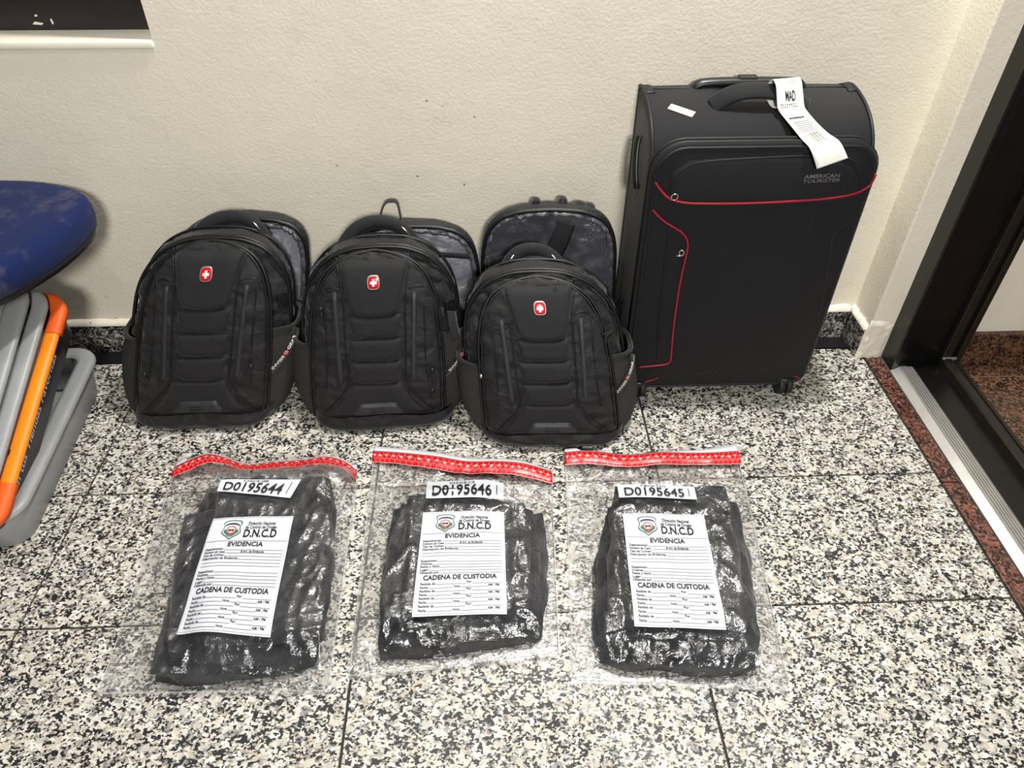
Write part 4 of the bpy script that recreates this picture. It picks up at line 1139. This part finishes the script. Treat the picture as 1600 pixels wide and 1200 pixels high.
EMB.append(('shield_banner', 'navy_ink', 4, ([(x, y_, 0) for x, y_ in ap], [(i, i + 1, 22 - i, 23 - i) for i in range(11)])))
circ = lambda r, n=24: [(SC_[0] + r * math.cos(t) * 1.0, SC_[1] + .006 + r * math.sin(t) * LW / LH * .95) for t in np.linspace(0, 2 * math.pi, n, endpoint=False)]
EMB.append(('sun_disc', 'red_ink', 5, fan((SC_[0], SC_[1] + .006), [(SC_[0] + r * math.cos(t), SC_[1] + .004 + r * math.sin(t) * LW / LH) for t, r in [(2 * math.pi * k / 32, .066 if k % 2 else .052) for k in range(32)]])))
EMB.append(('sun_centre', 'paper', 6, fan((SC_[0], SC_[1] + .006), circ(.044))))
EMB.append(('sun_core', 'brown_ink', 7, fan((SC_[0], SC_[1] + .008), [(SC_[0] + .036 * math.cos(t), SC_[1] + .010 + .013 * math.sin(t) + .006 * math.sin(3 * t)) for t in np.linspace(0, 2 * math.pi, 18, endpoint=False)])))
EMB.append(('shield_tip', 'red_ink', 8, fan((SC_[0], SC_[1] + .062), [(SC_[0] - .02, SC_[1] + .052), (SC_[0] + .02, SC_[1] + .052), (SC_[0], SC_[1] + .076)])))

def make_evidence(number, label, clabel, quad, layers, tape, form, numq, seed, opts):
    """quad: film corners on the floor (TL,TR,BR,BL) as photo pixels; layers: folded cloth layers (pixel quads at a height)"""
    G = 'sealed evidence bags on the floor'
    qc = [np.array(atz(*p, .004)[:2]) for p in quad]
    org = np.mean(qc, axis=0)
    root = empty('evidence_bag', (org[0], org[1], 0), label, 'evidence bag', 0, G)
    O = np.array([org[0], org[1], 0])
    def XY(s, t):
        return (qc[0] * (1 - s) + qc[1] * s) * (1 - t) + (qc[3] * (1 - s) + qc[2] * s) * t
    # ---- folded cloth layers
    croot = empty('folded_clothing', (org[0], org[1], 0), clabel, 'clothing', 0, 'dark clothing sealed in evidence bags')
    lay = []
    for (pix, z0, z1) in layers:
        c = [np.array(atz(*p, z1)[:2]) for p in pix]; lay.append((c, z0, z1))
    def layer_mesh(c, z0, z1, sd):
        nu, nv = 46, 56; h = z1 - z0
        cc = np.mean(c, axis=0); top = []
        for i in range(nv):
            for j in range(nu):
                s, t = j / (nu - 1), i / (nv - 1)
                s2 = .5 - .5 * math.cos(math.pi * s) ; t2 = .5 - .5 * math.cos(math.pi * t)
                qa, qb = 2 * s2 - 1, 2 * t2 - 1; s2 = .5 + .5 * qa * math.sqrt(1 - .16 * qb * qb); t2 = .5 + .5 * qb * math.sqrt(1 - .16 * qa * qa)
                p = (c[0] * (1 - s2) + c[1] * s2) * (1 - t2) + (c[3] * (1 - s2) + c[2] * s2) * t2
                wob = .010 * noise.noise((p[0] * 18 + sd, p[1] * 18, sd))
                d = p - cc; p = p + d / (np.linalg.norm(d) + 1e-6) * wob * (1 if min(s, 1 - s, t, 1 - t) < .1 else .3)
                e = min(min(s2, 1 - s2) * np.linalg.norm(c[1] - c[0]), min(t2, 1 - t2) * np.linalg.norm(c[3] - c[0])) / (h * .75)
                e = min(1, e); e = math.sqrt(max(0, 1 - (1 - e) ** 2))
                zt = z0 + h * (.5 + .5 * e) + (.006 * fbm((p[0], p[1], sd), 20, 3, sd) + .006 * (1 - abs(fbm((p[0] * 1.6, p[1] * .7, 0), 16, 2, sd + 4))) - .005) * e
                top.append((p[0] - org[0], p[1] - org[1], zt, z0 + h * (.5 - .5 * e)))
        v = [(a, b_, zt) for a, b_, zt, zb in top] + [(a, b_, max(zb, .0015)) for a, b_, zt, zb in top]
        f = [tuple(reversed(q)) for q in gridf(nv, nu)]; n = nu * nv; f += [tuple(i + n for i in reversed(q)) for q in f]
        return v, f
    for i, (c, z0, z1) in enumerate(lay):
        v, f = layer_mesh(c, z0, z1, seed + i * 3.1); mk('folded_layer', v, f, M['cloth'], croot)
    # ---- film height over the contents
    NS, NTT = 96, 120
    H = np.zeros((NTT, NS)); X = np.zeros((NTT, NS, 2))
    for i in range(NTT):
        for j in range(NS): X[i, j] = XY(j / (NS - 1), i / (NTT - 1))
    def sd_quad(p, c):
        d = -1e9
        for a in range(4):
            e = c[(a + 1) % 4] - c[a]; n_ = np.array([-e[1], e[0]]); n_ /= np.linalg.norm(n_)
            cen_ = np.mean(c, axis=0)
            if n_ @ (cen_ - c[a]) > 0: n_ = -n_
            d = np.maximum(d, (p - c[a]) @ n_)
        return d
    slope = opts.get('slope', .75)
    for (c, z0, z1) in lay:
        d = sd_quad(X, c); hh = np.where(d < -.01, z1 + .012, z1 + .012 - np.maximum(0, d + .01) * slope * (1 + .5 * np.maximum(d, 0) / .05))
        H = np.maximum(H, hh)
    H = np.maximum(H, .004)
    for _ in range(6):
        Hp = np.pad(H, 1, 'edge'); H = np.maximum((Hp[:-2, 1:-1] + Hp[2:, 1:-1] + Hp[1:-1, :-2] + Hp[1:-1, 2:]) / 4, H * .985 if _ < 3 else 0)
    hold = H.copy()
    for i in range(NTT):
        for j in range(NS):
            x_, y_ = X[i, j]; s, t = j / (NS - 1), i / (NTT - 1)
            r = 1 - abs(noise.fractal(Vector((x_ * 13 + seed, y_ * 9, seed)), .8, 2.0, 3)); r2 = noise.fractal(Vector((x_ * 26 - seed, y_ * 26, 3)), .9, 2.1, 3)
            H[i, j] += .0085 * (r ** 4) * (.35 + .65 * (1 if hold[i, j] < .05 else .45)) - .002 + .0014 * r2
            # long taut folds: along the bag on the flanks, across it near the foot
            wy = min(1, max(0, (t - .70) / .15)); fo1 = 1 - abs(noise.noise((x_ * 7 + seed, y_ * 34, seed * 2))); fo2 = 1 - abs(noise.noise((x_ * 38 - y_ * 6, y_ * 6 + seed, seed)))
            H[i, j] += .0045 * (wy * fo1 ** 11 + (1 - wy) * .8 * fo2 ** 11)
            if min(s, 1 - s, 1 - t) < .02: H[i, j] = min(H[i, j], .006)
    # top edge lifted under the tape
    tp = [np.array(atz(a, b_, z_)) for a, b_, z_ in tape]; tc_ = catmull(tp, 10)
    ts = np.linspace(0, 1, len(tc_))
    def tape_top(s): return np.array([np.interp(s, ts, tc_[:, k_]) for k_ in range(3)])
    for j in range(NS):
        tt = tape_top(j / (NS - 1))
        for i in range(16):
            k_ = (1 - i / 16) ** 1.5; X[i, j] = X[i, j] * (1 - k_) + tt[:2] * k_; H[i, j] = H[i, j] * (1 - k_) + tt[2] * k_
    H = np.maximum(H, .0035)
    Xf = X.reshape(-1, 2)
    Hs = H.copy()
    for _ in range(30):
        Hp = np.pad(Hs, 1, 'edge'); Hs = (Hp[:-2, 1:-1] + Hp[2:, 1:-1] + Hp[1:-1, :-2] + Hp[1:-1, 2:] + 2 * Hs) / 6; Hs = np.maximum(Hs, hold - .006)
    def hsm(x_, y_):
        d = ((Xf - np.array([x_, y_])) ** 2).sum(1); k_ = np.argpartition(d, 9)[:9]; w_ = 1 / (d[k_] + 2e-6); return float((Hs.reshape(-1)[k_] * w_).sum() / w_.sum())
    def onfilm(px, py):
        z = .06
        for _ in range(14):
            p = atz(px, py, z); z = .5 * z + .5 * hsm(p[0], p[1])
        return atz(px, py, z)
    # the film lies smooth under the stuck-on labels
    for pq in (form, numq):
        c = [onfilm(*p)[:2] for p in pq]; d = sd_quad(X, c); k_ = np.clip(1 - (d - .004) / .012, 0, 1); H = H * (1 - k_) + (Hs - .0030) * k_
    def samp(s, t):
        fi = min(max(t, 0), 1) * (NTT - 1); fj = min(max(s, 0), 1) * (NS - 1); i = min(int(fi), NTT - 2); j = min(int(fj), NS - 2); a, b_ = fi - i, fj - j
        g = lambda A: (A[i, j] * (1 - b_) + A[i, j + 1] * b_) * (1 - a) + (A[i + 1, j] * (1 - b_) + A[i + 1, j + 1] * b_) * a
        q = g(X); return np.array([q[0], q[1], g(H)])
    v = [(X[i, j, 0] - org[0], X[i, j, 1] - org[1], H[i, j]) for i in range(NTT) for j in range(NS)]
    mk('film_front', v, [tuple(reversed(q)) for q in gridf(NTT, NS)], M['film'], root)
    v = []
    for i in range(25):
        for j in range(25):
            p = samp(j / 24, i / 24); v.append((p[0] - org[0], p[1] - org[1], .0012 if i > 3 else max(.0012, p[2] - .003)))
    mk('film_back', v, gridf(25, 25), M['film_back'], root)
    # bright weld line round the sides and bottom
    pts = [samp(0.006, t) for t in np.linspace(.04, .985, 40)] + [samp(s, .99) for s in np.linspace(.02, .98, 40)] + [samp(.994, t) for t in np.linspace(.985, .04, 40)]
    mk('weld_seam', *tube([p - O + np.array([0, 0, .001]) for p in pts], .00055, 6), M['weld'], root)
    def label_patch(pixq, ns, nt):
        c = [onfilm(*p)[:2] for p in pixq]; g = np.zeros((nt + 1, ns + 1, 3))
        for i in range(nt + 1):
            for j in range(ns + 1):
                s, t = j / ns, i / nt; p = (c[0] * (1 - s) + c[1] * s) * (1 - t) + (c[3] * (1 - s) + c[2] * s) * t
                g[i, j] = (p[0], p[1], hsm(p[0], p[1]) + .0030)
        for _ in range(6):
            gp = np.pad(g[:, :, 2], 1, 'edge'); g[:, :, 2] = (gp[:-2, 1:-1] + gp[2:, 1:-1] + gp[1:-1, :-2] + gp[1:-1, 2:]) / 4
        def M_(s, t, l):
            fi = min(max(t, 0), 1) * nt; fj = min(max(s, 0), 1) * ns; i = min(int(fi), nt - 1); j = min(int(fj), ns - 1); a, b_ = fi - i, fj - j
            p = (g[i, j] * (1 - b_) + g[i, j + 1] * b_) * (1 - a) + (g[i + 1, j] * (1 - b_) + g[i + 1, j + 1] * b_) * a
            return p - O + np.array([0, 0, l])
        return g, M_
    # ---- printed form
    g, FM = label_patch(form, 26, 36)
    v = [g[i, j] - O for i in range(37) for j in range(27)]
    fo = mk('form_label', v, [tuple(reversed(q)) for q in gridf(37, 27)], M['paper'], root)
    for nm, mt, mb, l in (('printed_text', 'ink', FORM['ink'], .0009), ('ruled_lines', 'ink_grey', FORM['line'], .0008)):
        mk(nm, [FM(x_, y_, l) for x_, y_, _ in mb.v], mb.f, M[mt], fo, False)
    for nm, mt, lv, (ev, ef) in EMB:
        # refine polygons a little through their fan centre only: they are small
        mk(nm, [FM(x_, y_, .0008 + .0003 * lv) for x_, y_, _ in ev], ef, M[mt], fo, False)
    # ---- number label
    g, NM = label_patch(numq, 20, 6)
    v = [g[i, j] - O for i in range(7) for j in range(21)]
    no = mk('number_label', v, [tuple(reversed(q)) for q in gridf(7, 21)], M['paper'], root)
    tv, tf = text2d(number, 1.0, .012); mw = max(p[0] for p in tv)
    b = MB(); b.add([NM(.065 + .78 * x_ / mw, .90 - y_ * .88, .0026) for x_, y_ in tv], tf); mk('printed_number', b.v, b.f, M['ink'], no, False)
    b = MB(); rr = random.Random(int(number[1:])); x_ = .30
    while x_ < .62:
        w_ = rr.choice((.005, .008, .012))
        b.add([NM(x_, .06, .0010), NM(x_ + w_, .06, .0010), NM(x_ + w_, .20, .0010), NM(x_, .20, .0010)], [(0, 1, 2, 3)]); x_ += w_ + rr.choice((.005, .009, .014))
    for k_ in range(9):
        t_ = .2 + .07 * k_
        b.add([NM(.905, t_, .0010), NM(.918, t_, .0010), NM(.918, t_ + .04, .0010), NM(.905, t_ + .04, .0010)], [(0, 1, 2, 3)])
    mk('barcode', b.v, b.f, M['ink'], no, False)['kind'] = 'stuff'
    # ---- tamper tape with honeycomb print, white liner behind it
    TW = opts.get('tw', .036)
    def TP(s, r, l):     # r 0 top edge .. 1 lower edge
        a = tape_top(s); nx = samp(s, .075); nx2 = samp(s, .0)
        d = np.array(samp(s, .10)) - a; d[2] *= .5; d /= np.linalg.norm(d)
        p = a + d * TW * r; p[2] += .0035 + l + .0035 * math.sin(r * math.pi)
        return p - O
    v = [TP(s, r, .0) for r in np.linspace(0, 1, 7) for s in np.linspace(-.0, 1.0, 60)]
    tape_o = mk('seal_tape', v, [tuple(reversed(q)) for q in gridf(7, 60)], M['tape_red'], root); tape_o.modifiers.new('thickness', 'SOLIDIFY').thickness = .0004
    v = [TP(s, r, .0004) for r in (.985, 1.02) for s in np.linspace(0, 1, 60)]
    mk('tape_edge', v, [tuple(reversed(q)) for q in gridf(2, 60)], M['tape_line'], tape_o)
    hexw = .0115; L_ = float(np.sum(np.linalg.norm(np.diff(tc_, axis=0), axis=1))); nh = int(L_ / hexw); b = MB(); bd = MB()
    for row in range(4):
        for k_ in range(nh + 1):
            cx = (k_ + (.5 if row % 2 else 0)) / nh; cr = -.02 + row * .30
            hx = [(cx + .577 / nh * math.sin(a), cr + .20 * math.cos(a)) for a in np.radians([0, 60, 120, 180])]
            for (xa, ra), (xb, rb) in zip(hx[:-1], hx[1:]):
                if not (0 < min(xa, xb) and max(xa, xb) < 1 and 0 < min(ra, rb) and max(ra, rb) < 1): continue
                dx, drr = (xb - xa) * L_, (rb - ra) * TW; ln = math.hypot(dx, drr); ox, orr = -drr / ln * .0004 / L_, dx / ln * .0004 / TW
                b.add([TP(xa + ox, ra + orr, .0008), TP(xb + ox, rb + orr, .0008), TP(xb - ox, rb - orr, .0008), TP(xa - ox, ra - orr, .0008)], [(0, 1, 2, 3)])
    for k_ in range(int(nh / 1.4)):
        cx = (k_ + .5) / (nh / 1.4); cr = .48 + .04 * math.sin(k_ * 2.2)
        bd.add([TP(cx + .0036 / L_ * math.cos(a), cr + .0036 / TW * math.sin(a), .0011) for a in np.linspace(0, 2 * math.pi, 10, endpoint=False)], [tuple(range(10))])
    mk('tape_print', b.v, b.f, M['tape_line'], tape_o, False)['kind'] = 'stuff'
    mk('tape_dots', bd.v, bd.f, M['tape_dot'], tape_o, False)['kind'] = 'stuff'
    ls0, ls1, lh = opts.get('liner', (0.0, 1.0, .012))
    v = []
    for s in np.linspace(ls0, ls1, 40):
        a = tape_top(s); d = a - np.array(samp(s, .10)); d[2] = 0; d /= np.linalg.norm(d)
        hh = lh(s) if callable(lh) else lh
        v += [a - d * .004 + np.array([0, 0, .0022]) - O, a + d * hh + np.array([0, 0, .0015 - .004 * 0]) - O]
    mk('tape_liner', v, gridf(40, 2), M['paper'], root).modifiers.new('thickness', 'SOLIDIFY').thickness = .0005
    # registration mark below the tape
    p = samp(opts.get('mark', .52), .115); d = samp(opts.get('mark', .52), .14)
    e = np.array([.0022, 0, .002]); e2 = np.array([.0022, 0, -.002])
    mk('edge_mark', [p - O - e2, p - O + e, d - O + e, d - O - e2], [(0, 1, 2, 3)], M['ink'], root, False)
    return root

make_evidence('D0195644', 'clear evidence bag numbered D0195644, leftmost of the three, tape crumpled', 'dark folded clothing inside the bag numbered D0195644',
    [(272, 738), (560, 748), (514, 1084), (150, 1089)],
    [([(318, 752), (530, 742), (498, 1044), (216, 1072)], .002, .030), ([(280, 796), (508, 765), (494, 1026), (250, 1038)], .026, .056), ([(338, 742), (524, 738), (512, 1000), (300, 1002)], .050, .078)],
    [(273, 731, .004), (296, 720, .018), (325, 711, .026), (352, 716, .022), (385, 727, .010), (425, 723, .012), (470, 720, .016), (510, 715, .024), (538, 722, .020), (558, 736, .006)],
    [(334.5, 813), (459.3, 808), (423.4, 999), (277, 994)], [(346.5, 751.5), (471, 750), (454, 779.5), (340, 770)], 2.0,
    {'liner': (0.0, 1.0, lambda s: .014 if s < .08 or s > .95 else .004), 'tw': .030, 'mark': .50})
make_evidence('D0195646', 'clear evidence bag numbered D0195646, in the middle of the three', 'dark folded clothing inside the bag numbered D0195646',
    [(583, 712), (863, 742), (875, 1026), (543, 1062)],
    [([(612, 795), (856, 795), (856, 998), (580, 1034)], .002, .026), ([(606, 790), (842, 786), (848, 985), (590, 1012)], .022, .050), ([(618, 778), (826, 778), (838, 962), (586, 982)], .046, .074), ([(632, 768), (760, 760), (800, 965), (630, 976)], .068, .080)],
    [(584, 706, .004), (620, 708, .010), (680, 714, .014), (730, 722, .012), (780, 722, .016), (820, 726, .016), (862, 738, .006)],
    [(661.5, 802.4), (787.5, 801.5), (792, 963), (644, 966.5)], [(667.8, 760), (786.9, 762), (786.9, 779), (665.6, 778.7)], 6.0,
    {'liner': (0.0, 1.0, lambda s: .016 - .012 * s), 'tw': .034, 'mark': .52})
make_evidence('D0195645', 'clear evidence bag numbered D0195645, rightmost of the three with white liner at its top corner', 'dark folded clothing inside the bag numbered D0195645',
    [(882, 714), (1155, 716), (1236, 1080), (893, 1068)],
    [([(938, 785), (1158, 775), (1204, 1050), (924, 1038)], .002, .030), ([(936, 796), (1158, 792), (1196, 1026), (928, 1012)], .026, .056), ([(955, 752), (1140, 752), (1178, 1000), (944, 990)], .050, .076)],
    [(882, 708, .010), (920, 706, .014), (980, 712, .010), (1030, 708, .012), (1080, 709, .010), (1120, 708, .012), (1153, 706, .012)],
    [(972.5, 804.5), (1099, 805.5), (1134, 986.6), (991, 981)], [(964, 760.7), (1084, 762.5), (1088.7, 782), (967, 779.5)], 11.0,
    {'liner': (0.0, 1.0, lambda s: .010 if s < .12 else (.002 + .022 * max(0, s - .5) / .5)), 'tw': .036, 'mark': .47})
